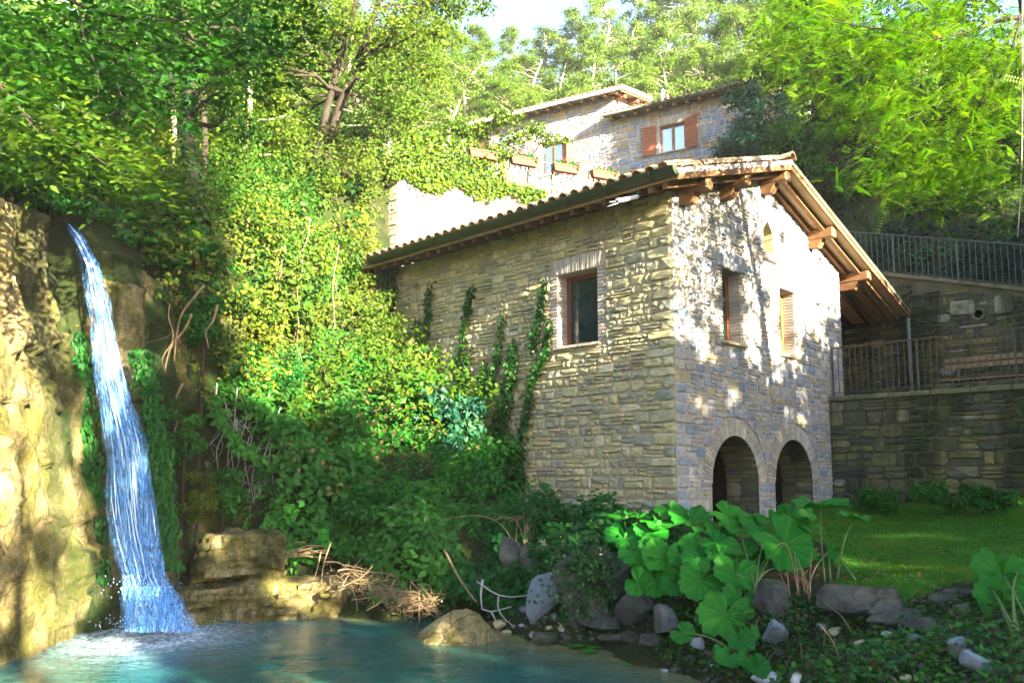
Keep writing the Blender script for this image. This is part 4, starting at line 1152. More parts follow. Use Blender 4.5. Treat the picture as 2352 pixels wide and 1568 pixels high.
# ================================================================== upper house
UO = at(1545, 315, 31.0); UPHI = R(-29)
uh = empty("upper_house", (UO[0], UO[1], 0), UPHI, "upper stone house with brown shutters and two stepped tiled roofs, behind the mill", "house")
UWB = 9.0
EL, ER = 17.44, 16.42
XS = -2.45                                                      # the roof steps here
win = (-.55, .50, 14.62, 15.72); dr = (-5.80, -4.78, 14.68, 16.05)
up_poly = [(-8.4, UWB), (2.85, UWB), (2.85, ER - .02), (XS, ER - .02), (XS, EL - .02), (-8.4, EL - .02)]
uw = flat_wall("wall", uh, [up_poly, rect_loop(*win), rect_loop(*dr)], (0, 0, 0), (1, 0, 0), M["mortar"])
uwr = flat_wall("wall", uh, [[(0, UWB), (7, UWB), (7, ER + .3), (3.4, ER + 1.1), (0, ER - .02)]], (2.85, .002, 0), (0, 1, 0), M["mortar"])
uwg = flat_wall("wall", uh, [[(0, ER - .6), (6.4, ER - .6), (6.4, EL - .02), (3.2, EL + .95), (0, EL - .02)]], (XS, .002, 0), (0, 1, 0), M["mortar"])
ur = layout(-8.4, 2.85, 12.0, EL - .02, 81, .20, .30, .28, .62, .3)
ur = [r for r in ur if not (r[3] > ER - .03 and r[1] > XS)]
for w_ in (win, dr): ur = clip_rects(ur, (w_[0] - .05, w_[1] + .05, w_[2] - .08, w_[3] + (.32 if w_ is win else .22)))
lay_stones(uw, ur, (0, 0, 0), (1, 0, 0), (0, -1, 0), M["stone_upper"], 290, 82, .030, (.014, .034), .008, score=lambda r: 1 if r[0] > -6.6 and r[2] > 13 else .05)
lay_stones(uwg, [r for r in layout(0, 3, ER, EL + .5, 83, .2, .3, .28, .6, .3) if r[3] < EL - .05 + .29 * r[0]], (XS, .002, 0), (0, 1, 0), (1, 0, 0), M["stone_upper"], 20, 84, .02, (.01, .03), .008)
def slab_roof(x0, x1, ey, ez, ry, rz, back, seed, face_mat):
    g = Geo()
    g.obox((x0, ey, ez - .06), (x1 - x0, 0, 0), (0, ry - ey, rz - ez), (0, 0, .06))
    g.obox((x0, ry, rz - .06), (x1 - x0, 0, 0), (0, back - ry, -(rz - ez) * .95), (0, 0, .06))
    r = g.build("roof", M["soffit"], uh)
    s = unit(np.array([0, ry - ey, rz - ez])); n_ = unit(np.array([0, -(rz - ez), ry - ey]))
    roof_tiles(r, (x0, ey - .03, ez), (1, 0, 0), s, n_, x1 - x0, math.hypot(ry - ey, rz - ez), M["tile"], lambda i, j: j == 0, .25, .38, seed)
    k = 0; x = x0 + .25
    while x < x1 - .1:
        Geo().obox((x, ey + .05, ez - .20), (.11, 0, 0), (0, .55, .155), (0, 0, .13)).build("rafter", M["wood"], r); x += .52
    gutter(uh, (x0 - .02, ey - .07, ez - .005), (x1 + .02, ey - .07, ez - .005), .085, face_mat, joints=8, rings=M["gutter_pale"])
    return r
rl = slab_roof(-9.2, XS + .55, -.55, EL, 3.2, EL + 1.05, 7, 5, M["gutter_pale"])
rrr = slab_roof(XS - .25, 3.3, -.55, ER, 3.4, ER + 1.12, 7, 6, M["gutter"])
# gable overhang of the higher roof: bands and purlins
for (ya, za), (yb, zb) in (((-.55, EL), (3.2, EL + 1.05)),):
    Geo().obox((XS + .56, ya, za - .07), (0, yb - ya, zb - za), (.03, 0, 0), (0, 0, .16)).build("verge_band", M["stone_pale"], rl)
    Geo().obox((XS + .50, ya, za - .15), (0, yb - ya, zb - za), (.03, 0, 0), (0, 0, .075)).build("verge_board", M["wood"], rl)
for y0 in (.18, 1.7, 3.1):
    z0 = EL + .28 * (y0 + .55) - .10
    Geo().box((XS - .6, y0 - .10, z0 - .22), (XS + .45, y0 + .10, z0 - .0), .5, .015).build("purlin", M["wood"], rl)
Geo().tube([(XS + 1.1, 3.0, ER + .9), (XS + 1.1, 3.0, ER + 2.3)], .07, 10).build("flue", M["pvc"], uh)
# windows, curtains, shutters
glass_clear, nt, out = new_mat("curtained_glass")
gl = N(nt, "ShaderNodeBsdfGlossy"); gl.inputs["Roughness"].default_value = .03; gl.inputs[0].default_value = (.9, .95, 1, 1)
trn = N(nt, "ShaderNodeBsdfTransparent"); mx_ = N(nt, "ShaderNodeMixShader"); mx_.inputs[0].default_value = .35
nt.links.new(trn.outputs[0], mx_.inputs[1]); nt.links.new(gl.outputs[0], mx_.inputs[2]); nt.links.new(mx_.outputs[0], out.inputs[0])
window(uh, (win[0], 0, win[2]), (1, 0, 0), (0, -1, 0), win[1] - win[0], win[3] - win[2], M["wood"], glass_clear, .14, True, curtain=True, fw=.08)
window(uh, (dr[0], 0, dr[2]), (1, 0, 0), (0, -1, 0), dr[1] - dr[0], dr[3] - dr[2], M["wood_orange"], glass_clear, .16, True, curtain=True, fw=.08)
Geo().box((win[0] - .12, -.09, win[2] - .07), (win[1] + .06, .1, win[2] - .004), .7, .012).build("sill", M["stone_pale"], uh)
Geo().box((dr[0] - .12, -.06, dr[2] - .09), (dr[1] + .12, .1, dr[2] - .004), .7, .012).build("sill", M["stone_pale"], uh)
Geo().box((dr[0] - .22, -.035, dr[3] + .004), (dr[1] + .25, .12, dr[3] + .20), .7, .015).build("lintel", M["stone_pale"], uh)
for i in range(26):
    x = win[0] - .12 + (win[1] - win[0] + .24) * (i + .5) / 26
    put("brick", brick_mesh(.28, .038, .05), M["brick"], uw, frame_matrix((x, -.02, win[3] + .16), (0, 0, 1), (0, 1, 0), (1, 0, 0)))
def shutter(hx, hz, w, h, ang, sgn):
    s = bpy.data.objects.new("shutter", None); COL.objects.link(s); s.parent = uh
    s.location = (hx, -.05, hz); s.rotation_euler = (0, 0, ang)
    fr = Geo()
    for a, b, c, d in ((0, .07, 0, h), (w - .07, w, 0, h), (.07, w - .07, 0, .07), (.07, w - .07, h - .07, h)): fr.box((sgn * a if sgn > 0 else -b, -.02, c), (sgn * b if sgn > 0 else -a, .02, d))
    fr.build("frame", M["shutter"], s)
    nl = 9
    for i in range(nl):
        z0 = .075 + (h - .15) * i / nl; z1 = .075 + (h - .15) * (i + 1) / nl - .012
        Geo().box((.07 if sgn > 0 else -(w - .07), -.012, z0), ((w - .07) if sgn > 0 else -.07, .012, z1), .5, .004).build("slat", M["shutter"], s)
    return s
shutter(win[0] - .10, win[2] - .06, .56, 1.2, R(6), -1)
shutter(win[1] + .02, win[2] - .06, .54, 1.24, R(-14), 1)
shutter(dr[1] + .02, dr[2], .50, 1.36, R(-42), 1)
# ================================================================== trees
def ground_hit(px, py, y0=4.0, y1=60.0):
    Y = np.arange(y0, y1, .05)
    d = ray(px, py); t = Y / d[1]
    z = EYE + d[2] * t
    h = height(d[0] * t, Y)
    k = np.argmax(h >= z)
    return np.array([d[0] * t[k], Y[k], h[k]])
def hz(x, y): return float(height([x], [y])[0])
def curve(pts, n=14):
    """smooth polyline through points"""
    p = np.array(pts, float); k = np.arange(len(p)); s = np.linspace(0, len(p) - 1, n)
    out = np.stack([np.interp(s, k, p[:, i]) for i in range(p.shape[1])], 1)
    for _ in range(2): out[1:-1] = .25 * out[:-2] + .5 * out[1:-1] + .25 * out[2:]
    return out
def limb(g, a, b, r0, r1, sag=.12, n=7, sides=5):
    a, b = np.asarray(a, float), np.asarray(b, float); L_ = np.linalg.norm(b - a)
    s = np.linspace(0, 1, n)[:, None]
    p = a + (b - a) * s + np.array([0, 0, 1.0]) * sag * L_ * np.sin(s * math.pi) + .035 * L_ * RNG.normal(size=(n, 3)) * np.sin(s * math.pi)
    g.tube(p, np.linspace(r0, r1, n), sides)
def make_tree(name, label, base, trunks, clumps, n_leaf, leaf, mat, bark, group=None, cat="tree", width=.5, up=.5, twigs=True, tint=(0, 1), shell=.5, limbs_from=None, n_limb=1, reject=None):
    """trunks: lists of (x, y, z, r) in world; clumps: (centre, radii) in world"""
    base = np.asarray(base, float)
    root = empty(name, base, 0, label, cat, group)
    g = Geo()
    tops = []
    for tr_ in trunks:
        c = curve(tr_, 16); g.tube(c[:, :3] - base, c[:, 3], 8); tops.append(c)
    if twigs:
        for c_, r_ in clumps:
            c_ = np.asarray(c_, float)
            for q in range(n_limb):
                best = None
                for c in tops:
                    lo = c[len(c) // 3:]
                    d = np.linalg.norm(lo[:, :3] - c_, axis=1) + .6 * np.maximum(0, lo[:, 2] - c_[2] + .2)
                    k = int(np.argmin(d))
                    if best is None or d[k] < best[0]: best = (d[k], lo[k])
                st = best[1]
                tgt = c_ + RNG.normal(size=3) * np.mean(r_) * .35
                limb(g, st[:3] - base, tgt - base, min(.5 * st[3], .06), .008, .06)
                for e in range(3): limb(g, tgt - base, tgt - base + rand_dirs(1)[0] * np.mean(r_) * .8, .010, .003, .02, 5, 4)
    if g.v: g.build("trunk", bark, root, True)
    p, d, k = clump_points(clumps, n_leaf, shell)
    if reject is not None:
        ok = ~reject(p); p, d, k = p[ok], d[ok], k[ok]
    nr = d * .6 + np.array([0, 0, up]) + .55 * RNG.normal(size=p.shape)
    tn = RNG.uniform(*tint, len(p)) * .6 + .4 * (RNG.random(len(clumps))[k] * (tint[1] - tint[0]) + tint[0])
    link("crown", leaf_mesh("crown", p - base, nr, leaf * RNG.uniform(.7, 1.3, len(p)), width, tn, droop=.4), mat, root)
    return root
def blobs(c, R_, n, r, squash=.7, seed=0):
    rng = np.random.default_rng(seed)
    d = unit(rng.normal(size=(n, 3))) * (rng.random((n, 1)) ** .45)
    return [(np.asarray(c, float) + q * np.asarray(R_), (r * rng.uniform(.7, 1.3), r * rng.uniform(.7, 1.3), r * squash * rng.uniform(.7, 1.2))) for q in d]

# ---- wood on the hillside behind the houses
protos = []
for s in range(5):
    rng = np.random.default_rng(100 + s)
    h = 9.0
    tk = [(0, 0, -.3, .16), (rng.normal() * .3, rng.normal() * .3, 3, .13), (rng.normal() * .6, rng.normal() * .6, 6, .09), (rng.normal() * .8, rng.normal() * .8, 8.6, .03)]
    cl = []
    for i in range(46):
        z = rng.uniform(1.8, 9.3); a = rng.random() * 6.28; w_ = 2.3 * math.sin(math.pi * min(1, max(.12, (z - 1.2) / 8.6)) ** .8) + .3
        r = w_ * rng.uniform(.35, 1.0)
        cl.append(((r * math.cos(a), r * math.sin(a), z), (rng.uniform(.4, .95), rng.uniform(.4, .95), rng.uniform(.2, .5))))
    protos.append(make_tree("wood_tree", "pale-trunked broadleaf tree in the sunny wood on the hillside behind the houses", (0, 0, 0), [tk], cl, 11000, .17, M["leaf_far"], M["bark_pale"], "trees of the sunny hillside wood", up=.8, shell=.75))
used = [False] * 5
bgs = [(1010, 52, 150), (1090, 54, 110), (1180, 58, 120), (1250, 60, 105), (1320, 56, 30), (1390, 55, -20), (1470, 57, -60), (1550, 55, -90), (1630, 56, -110), (1710, 55, -110), (1790, 54, -120), (1870, 52, -130),
       (930, 46, 170), (1020, 44, 210), (1110, 46, 190), (1200, 47, 170), (1290, 46, 130), (1370, 45, 100), (1450, 46, 60), (1530, 44, 55), (1610, 45, 20), (1700, 44, 10), (1780, 43, 0), (1860, 42, -40),
       (960, 39, 240), (1060, 40, 250), (1150, 39.5, 235), (1240, 41, 210), (1330, 41, 180), (1420, 40, 150), (1520, 40, 130), (1620, 40, 110), (1700, 39, 100), (1790, 37, 60),
       (860, 34, 60), (770, 33, 0), (690, 31, -40), (600, 30, -60), (520, 28, -80), (900, 29, 200), (1000, 33, 265), (820, 27, 180)]
for i, (px, Y, top) in enumerate(bgs):
    k = (i * 3 + i // 5) % 5
    p = at(px, 400, Y); z0 = hz(p[0], p[1]); hgt = max(5.0, at(px, top, Y)[2] - z0)
    t = protos[k] if not used[k] else copy_tree(protos[k]); used[k] = True
    t.location = (p[0], p[1], z0)
    s = hgt / 9.4; t.scale = (max(.85, min(1.5, s)),) * 2 + (s,); t.rotation_euler = (0, 0, RNG.random() * 6.28)

# ---- big leaning twin-stemmed tree over the bank
def tpath(lst): return [(*at(x, y, Y), r) for x, y, Y, r in lst]
gb = ground_hit(715, 420)
t1 = [(*gb, .10)] + tpath([(747, 266, gb[1] + .2, .09), (786, 113, gb[1] - .1, .08), (809, 55, gb[1] - .3, .075), (830, -60, gb[1] - .6, .07), (850, -260, gb[1] - 1, .05)])
t2 = [(*(gb + [.25, .1, 0]), .12)] + tpath([(770, 266, gb[1] + .3, .11), (805, 187, gb[1] + .1, .10), (832, 113, gb[1], .09), (862, 31, gb[1] - .1, .08), (905, -120, gb[1] - .3, .05)])
cl = []
for (px, py, r) in [(640, 60, 1.2), (560, 150, 1.1), (700, 20, 1.2), (900, 60, 1.2), (960, 20, .9), (1020, 0, .8), (940, 130, .9), (880, 190, .9), (1000, 70, .7), (620, 230, 1.0), (700, 140, .9), (760, 60, .9), (980, 170, .6), (560, 20, 1.1), (1060, 20, .45), (1110, 15, .4), (680, 300, .9), (900, 260, .8), (760, 330, .7)]:
    cl.append((at(px, py, gb[1] + RNG.uniform(-1.6, 1.2)), (r, r, r * .6)))
make_tree("leaning_tree", "tall tree with two leaning stems whose yellow-green crown reaches toward the sky gap", gb, [t1, t2], cl, 15000, .115, M["leaf_sun"], M["bark"], n_limb=2, shell=.6)
# ---- dark ivy-clad trunk above the waterfall
gb = ground_hit(460, 515); gb = at(460, 515, gb[1] - .8)
t1 = [(*gb, .15)] + tpath([(441, 391, gb[1], .13), (430, 293, gb[1], .125), (434, 215, gb[1], .12), (457, 156, gb[1] - .1, .11), (430, 80, gb[1] - .3, .09), (400, -60, gb[1] - .6, .05)])
t2 = tpath([(457, 156, gb[1] - .1, .09), (480, 60, gb[1] + .1, .06), (510, -60, gb[1] + .3, .03)])
cl = [(at(x, y, gb[1] + RNG.uniform(-1, 1.3)), (r, r, r * .55)) for x, y, r in [(420, 20, .9), (340, 60, .8), (520, 60, .9), (470, 100, .7), (560, 0, .9), (380, 130, .6), (540, 150, .7), (300, 10, .9), (600, 90, .7), (510, 230, .55), (560, 300, .5), (370, 230, .5)]]
ivt = make_tree("ivy_clad_tree", "dark ivy-clad tree rising beside the stream above the waterfall", gb, [t1, t2], cl, 8000, .10, M["leaf_wood"], M["bark"], shell=.6)
c = curve(t1, 60); q = RNG.integers(0, 45, 1500); dd = rand_dirs(1500); dd[:, 2] *= .3
link("ivy", leaf_mesh("ivy", c[q, :3] + dd * (c[q, 3:4] + .03) - gb, dd + [0, 0, .3], RNG.uniform(.06, .10, 1500), .8, RNG.random(1500) * .7), M["leaf_ivy"], ivt)
for (pts, lab, bk, cls) in [([(402, 344, .05), (398, 234, .045), (394, 168, .04), (380, 40, .02)], "slim pale trunk catching the sun just left of the ivy-clad tree", "bark_pale", [(380, 60, .6), (350, 0, .7), (330, 130, .5)]),
                            ([(472, 330, .06), (466, 234, .055), (461, 164, .05), (470, 30, .03)], "slim brown trunk just right of the ivy-clad tree", "bark", [(480, 40, .6), (530, 110, .6), (500, 10, .6)]),
                            ([(262, 300, .05), (285, 200, .04), (310, 90, .03)], "bent young tree on the slope behind the hanging branches, upper left", "bark", [(300, 100, .7), (250, 60, .7), (340, 40, .7), (220, 140, .7), (270, 190, .6)]),
                            ([(20, 400, .07), (35, 250, .06), (60, 100, .04)], "dark young tree behind the sunlit cliff top at the far left", "bark", [(40, 130, .9), (90, 200, .8), (0, 60, .8), (130, 120, .8), (60, 290, .7), (150, 330, .6), (20, 350, .6), (110, 400, .5), (220, 380, .6), (300, 420, .5)]),
                            ([(560, 380, .07), (575, 250, .06), (570, 100, .05)], "slender leafy tree between the ivy-clad tree and the leaning tree", "bark_pale", [(580, 180, .8), (540, 260, .8), (620, 300, .8), (590, 90, .8), (650, 380, .7), (540, 350, .6)]),
                            ]:
    Y = {402: 15.5, 472: 14.8, 262: 15, 20: 14, 560: 17.5}[pts[0][0]]
    b0 = at(pts[0][0], pts[0][1], Y); b0[2] = min(b0[2], hz(b0[0], b0[1])) - .05
    tk = [(*b0, pts[0][2] * 1.2)] + tpath([(x, y, Y, r) for x, y, r in pts])
    make_tree("young_tree", lab, b0, [tk], [(at(x, y, Y + RNG.uniform(-.8, .8)), (r, r, r * .6)) for x, y, r in cls], 900 * len(cls), .11, M["leaf_wood"] if bk == "bark" else M["leaf_sun"], M[bk], shell=.6)

# ---- branches that hang into the picture at the upper left
def hanging_branch(label, lines, spots, n_leaf, leaf=.095, mat="leaf_wood", tint=(0, .8)):
    o = at(*lines[0][0])
    root = empty("hanging_branch", o, 0, label, "branch", "branches hanging in from above")
    g = Geo()
    for ln in lines:
        c = curve([at(*q) for q in ln], 14); g.tube(c - o, np.linspace(.020 if ln is lines[0] else .010, .003, 14), 5)
    g.build("limb", M["bark"], root, True)
    P_, D_, N_, T_ = [], [], [], []
    for (px, py, Y, w_, h_) in spots:
        n_ = int(n_leaf * w_ * h_ / 10000)
        ns = max(3, n_ // 11)
        for s in range(ns):                                    # each spray: leaves in two rows along a drooping twig
            st = at(px + RNG.uniform(-w_, w_) / 2, py + RNG.uniform(-h_, h_) / 2, Y + RNG.normal() * .35)
            dv = unit(np.array([RNG.normal() + .5, RNG.normal() * .6 - .2, -.35 + .25 * RNG.normal()])); L_ = RNG.uniform(.35, .6)
            sd = unit(np.cross(dv, [0, 0, 1.0])); tb = RNG.uniform(*tint)
            for q in range(11):
                f_ = q / 10; sg = 1 if q % 2 else -1
                P_.append(st + dv * L_ * f_ + [0, 0, -.12 * f_ * f_]); D_.append(unit(dv * .7 + sd * sg * .8 + [0, 0, -.35]) if q < 10 else dv)
                N_.append(unit(np.array([0, 0, 1.0]) + .35 * RNG.normal(size=3) - .25 * np.array([0, 1, 0]))); T_.append(tb + RNG.normal() * .12)
    P_, D_, N_, T_ = map(np.array, (P_, D_, N_, T_))
    link("leaves", leaf_mesh("leaves", P_ - o, N_, leaf * RNG.uniform(.7, 1.25, len(P_)), .52, T_, D_), M[mat], root)
    return root
hanging_branch("long dark branch sweeping in along the top left with dense shaded leaves",
    [[(60, -60, 7.0), (145, 0, 7.2), (250, 41, 7.4), (352, 51, 7.6), (430, 47, 7.8), (500, 35, 8.0), (560, 20, 8.2)], [(184, 30, 7.2), (191, 90, 7.1), (227, 160, 7.0), (225, 207, 6.9), (227, 258, 6.9)], [(250, 60, 7.3), (254, 129, 7.2), (273, 211, 7.1), (305, 270, 7.0)], [(195, 66, 7.2), (250, 117, 7.2), (297, 164, 7.3), (344, 191, 7.4)], [(352, 51, 7.6), (440, 90, 7.8), (560, 160, 8.0), (640, 260, 8.2)]],
    [(120, 60, 7.2, 260, 140), (300, 90, 7.4, 260, 140), (480, 60, 7.9, 240, 130), (230, 200, 7.1, 200, 160), (560, 130, 8.1, 180, 140), (640, 40, 8.3, 200, 110), (300, 270, 7.2, 160, 90), (60, 150, 6.8, 160, 140), (160, 20, 7.4, 300, 80)], 120, .115)
hanging_branch("sunlit leafy branch hanging down at the left edge above the cliff",
    [[(-60, 120, 6.2), (0, 195, 6.3), (51, 262, 6.4), (110, 300, 6.5), (168, 320, 6.6), (240, 380, 6.7), (330, 430, 6.8)], [(51, 262, 6.4), (120, 340, 6.5), (190, 390, 6.6)], [(0, 195, 6.3), (60, 220, 6.3), (150, 260, 6.5)]],
    [(60, 220, 6.3, 180, 110), (120, 290, 6.5, 180, 90), (190, 345, 6.6, 160, 70), (250, 395, 6.7, 150, 70), (310, 430, 6.8, 110, 60), (40, 320, 6.2, 120, 120), (300, 380, 7.0, 120, 80)], 140, .10, "leaf_sun", (.0, .55))

# ---- acacia at the right
def acacia(label, base, trunk, branches, spots, n_frond, seed):
    rng = np.random.default_rng(seed)
    root = empty("acacia_tree", base, 0, label, "tree")
    g = Geo()
    for ln, r0, r1 in [(trunk, .11, .06)] + branches:
        c = curve(ln, 18); g.tube(c - base, np.linspace(r0, r1, 18), 7)
    g.build("trunk", M["bark"], root, True)
    P_, D_, N_, S_, T_ = [], [], [], [], []
    tot = sum(w_ * h_ for _, _, _, w_, h_ in spots)
    for px, py, Y, w_, h_ in spots:
        n_ = int(n_frond * w_ * h_ / tot)
        for q in range(n_ // 9 + 1):
            c_ = at(px + rng.uniform(-w_, w_) * .5, py + rng.uniform(-h_, h_) * .5, Y + rng.normal() * .8)
            tb = rng.random()
            for e in range(9):
                st = c_ + rng.normal(size=3) * [.22, .22, .10]
                dv = unit(np.array([rng.normal() - .4, rng.normal(), -.55 + .4 * rng.normal()])); L_ = rng.uniform(.16, .27)
                up_ = unit(np.array([.1, -.25, 1.0]) + .3 * rng.normal(size=3)); sd = unit(np.cross(dv, up_))
                for m in range(8):
                    f_ = (m + .6) / 8
                    for sg in (-1, 1):
                        P_.append(st + dv * L_ * f_ + np.array([0, 0, -.05 * f_ * f_])); D_.append(sd * sg + dv * .35); N_.append(up_ + .12 * sg * sd)
                        S_.append(.062 * (1 - .35 * f_)); T_.append(tb * .7 + .3 * rng.random())
    P_ = np.array(P_)
    link("crown", leaf_mesh("crown", P_ - base, np.array(N_), np.array(S_), .46, np.array(T_), np.array(D_), fold=.05), M["leaf_acacia"], root)
    return root
ab = np.array([7.9, 10.6, hz(7.9, 10.6)])
tip = at(2346, 40, 10.4)
acacia("bright feathery acacia leaning in from the right edge over the terrace", ab, [ab, ab + [.1, .1, 2.5], ab + [-.1, 0, 5], tip, tip + [.15, .2, 2.5]],
    [([tip, at(2300, 45, 10.3), at(2240, 70, 10.2), at(2160, 88, 10.1), at(2090, 98, 10.0)], .035, .012), ([at(2170, 88, 10.1), at(2080, 76, 10.0), at(1990, 62, 10.0), at(1890, 45, 9.9), at(1800, 5, 9.8)], .016, .004),
     ([tip, at(2300, 110, 10.3), at(2200, 205, 10.1), at(2120, 260, 10.0), at(2010, 300, 9.9)], .022, .005), ([tip, at(2310, 160, 10.3), at(2250, 240, 10.2), at(2200, 330, 10.1)], .02, .005)],
    [(1850, 40, 10.6, 260, 130), (2050, 60, 10.8, 300, 160), (2230, 60, 10.8, 240, 150), (1960, 170, 10.6, 240, 140), (2140, 190, 10.6, 280, 170), (2280, 220, 10.5, 160, 180), (2010, 270, 10.4, 170, 130), (2180, 330, 10.4, 280, 150), (2060, 370, 10.4, 190, 120), (2250, 420, 10.3, 190, 110), (2120, 430, 10.2, 150, 70), (1800, 120, 10.9, 120, 100), (2330, 120, 11, 80, 200)], 4600, 5)
sp = at(2350, -80, 9.6)
root = empty("hanging_vine", sp, 0, "thin pale vine hanging straight down at the right edge in front of the acacia", "vine")
Geo().tube(curve([sp - sp, at(2347, 60, 9.6) - sp, at(2348, 200, 9.6) - sp, at(2347, 380, 9.6) - sp, at(2342, 480, 9.6) - sp, at(2337, 545, 9.6) - sp], 24), np.linspace(.012, .005, 24), 6).build("stem", M["bark_pale"], root, True)
# ---- laurel bush against the upper house, dark woods on the right slope
def bush(name, label, c, R_, n, leaf, mat, cat="bush", nb=14, seed=0, width=.35, group=None, bark="bark", up=.4, droop=.0, tw=True):
    cl = blobs(c, R_, nb, np.mean(R_) * .42, .8, seed)
    b = np.array([c[0], c[1], min(c[2] - R_[2], hz(c[0], c[1]) + .0)])
    return make_tree(name, label, b, [] if not tw else [[(*b, .05), (c[0], c[1], (b[2] + c[2]) / 2, .04), (c[0], c[1], c[2] + R_[2] * .4, .02)]], cl, n, leaf, mat, M[bark], group, cat, width, up, tw, (0, 1), .55)
bush("laurel", "blue-green laurel with upright shoots beside the upper house's right corner", at(1745, 310, 25.0), (1.15, 1.0, 1.6), 6500, .20, M["leaf_laurel"], "shrub", 20, 3, .28, up=.1)
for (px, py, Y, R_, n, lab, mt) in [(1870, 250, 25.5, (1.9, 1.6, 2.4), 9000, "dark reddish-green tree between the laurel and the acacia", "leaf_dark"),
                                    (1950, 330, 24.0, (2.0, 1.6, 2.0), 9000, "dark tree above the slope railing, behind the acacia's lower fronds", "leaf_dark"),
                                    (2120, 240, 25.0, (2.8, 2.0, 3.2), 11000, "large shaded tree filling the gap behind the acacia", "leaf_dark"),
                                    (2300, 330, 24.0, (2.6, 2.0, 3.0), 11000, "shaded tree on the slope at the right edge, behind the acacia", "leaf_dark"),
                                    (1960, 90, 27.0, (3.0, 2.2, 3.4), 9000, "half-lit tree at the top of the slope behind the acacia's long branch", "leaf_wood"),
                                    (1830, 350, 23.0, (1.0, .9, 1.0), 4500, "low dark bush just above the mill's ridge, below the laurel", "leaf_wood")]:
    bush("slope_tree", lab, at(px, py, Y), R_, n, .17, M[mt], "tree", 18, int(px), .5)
# ================================================================== undergrowth on the slopes
def slope_leaves(name, label, n, xr, yr, keep, leaf, mat, lift, tint=(0, 1), width=.6, seed=0, patch=.0, gap=-.12):
    rng = np.random.default_rng(seed)
    x = rng.uniform(*xr, n); y = rng.uniform(*yr, n)
    z = height(x, y)
    k = keep(x, y, z)
    k &= fbm(np.stack([x * 1.5, y * 1.5, z * 1.2 + seed], 1), 3) > gap
    if patch: k &= (vnoise(np.stack([x * .9, y * .9, z * .6 + seed], 1)) > patch)
    x, y, z = x[k], y[k], z[k]
    nr = hnormal(x, y)
    bump_ = np.clip(.55 + 1.1 * fbm(np.stack([x * 1.5, y * 1.5, z * 1.2 + seed], 1), 3), .05, 1.8)
    p = np.stack([x, y, z], 1) + nr * (lift * bump_ * rng.random(len(x)) ** .5)[:, None]
    tn = rng.uniform(*tint, len(x)) * .32 + .68 * np.clip(.5 + vnoise(np.stack([x * .7, y * .7, z * .7 + 3 + seed], 1)) * .7, 0, 1) * (tint[1] - tint[0]) + .3 * tint[0]
    o = link(name, leaf_mesh(name, p, nr * .8 + [0, -.25, .35] + .5 * rng.normal(size=p.shape), leaf * rng.uniform(.6, 1.4, len(p)), width, tn, droop=.5), mat)
    return tag(o, label, None, kind="stuff")
def mloc(x, y):
    return (x - MO[0]) * MB_[0] + (y - MO[1]) * MB_[1], (x - MO[0]) * MA_[0] + (y - MO[1]) * MA_[1]
def bank(x, y, z):
    mx, my = mloc(x, y)
    return (z > .10) & ~((mx > -.25) & (my > -.6) & (my < 7.2) & (mx < 9.5)) & ~((mx > -1.2) & (my < 0)) & ~((mx > -1.5) & (my < 3.1)) & ~((x > -2.7 - .25 * (y - 17)) & (y > 17.2)) & ~((x < -4.35) & (y < 11.9)) & ~((y < 12.0) & (z < .9) & (x < -1.9))
slope_leaves("undergrowth", "dense scrub and creepers covering the bank between waterfall and mill", 120000, (-8.5, 3.2), (11.2, 21.2), lambda x, y, z: bank(x, y, z) & (z > 2.9), .085, M["leaf_scrub"], .95, (0, 1), seed=1)
slope_leaves("undergrowth", "fresh green brambles on the lower part of the bank", 70000, (-4.6, 3.0), (10.4, 15.5), lambda x, y, z: bank(x, y, z) & (z < 3.9), .115, M["leaf_bramble"], .55, (0, .9), seed=2, gap=-.45)
slope_leaves("undergrowth", "green climbers mixed through the sunlit scrub of the bank", 50000, (-8.5, 1.5), (11.2, 22), lambda x, y, z: bank(x, y, z) & (z > 2.2), .12, M["leaf_sun"], 1.05, (0, 1), seed=3, patch=-.05)
slope_leaves("undergrowth", "leafy floor of the valley behind the waterfall", 60000, (-16, -3.5), (7.0, 30), lambda x, y, z: (z > 4.4) & ((y > 11.6) | (x < -6.6)), .14, M["leaf_wood"], .7, (0, .8), seed=4)
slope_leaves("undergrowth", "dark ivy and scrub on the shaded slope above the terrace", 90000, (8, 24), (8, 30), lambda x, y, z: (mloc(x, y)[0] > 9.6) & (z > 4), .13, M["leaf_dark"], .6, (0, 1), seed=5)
slope_leaves("undergrowth", "few bright leaves of climbers on the shaded slope above the terrace", 9000, (8, 22), (10, 26), lambda x, y, z: (mloc(x, y)[0] > 9.6) & (z > 4), .12, M["leaf_bramble"], .75, (.2, 1), seed=6, patch=.1)
slope_leaves("undergrowth", "leafy scrub of the hillside between the garden wall and the wood", 60000, (-22, 26), (26, 60), lambda x, y, z: z > 9.9, .30, M["leaf_far"], 1.2, (0, 1), seed=7)
slope_leaves("dead_leaves", "withered brown leaves caught in the scrub of the bank", 9000, (-6, 2.5), (11.2, 20), lambda x, y, z: bank(x, y, z) & (z > 1.0), .09, M["leaf_dry"], .9, (0, 1), seed=8, patch=.12)
slope_leaves("undergrowth", "tiny-leaved creepers between the larger leaves of the bank", 60000, (-6, 2.8), (11.2, 18), lambda x, y, z: bank(x, y, z) & (z > 1.0), .05, M["leaf_bramble"], .8, (0, 1), seed=9, gap=-.3)
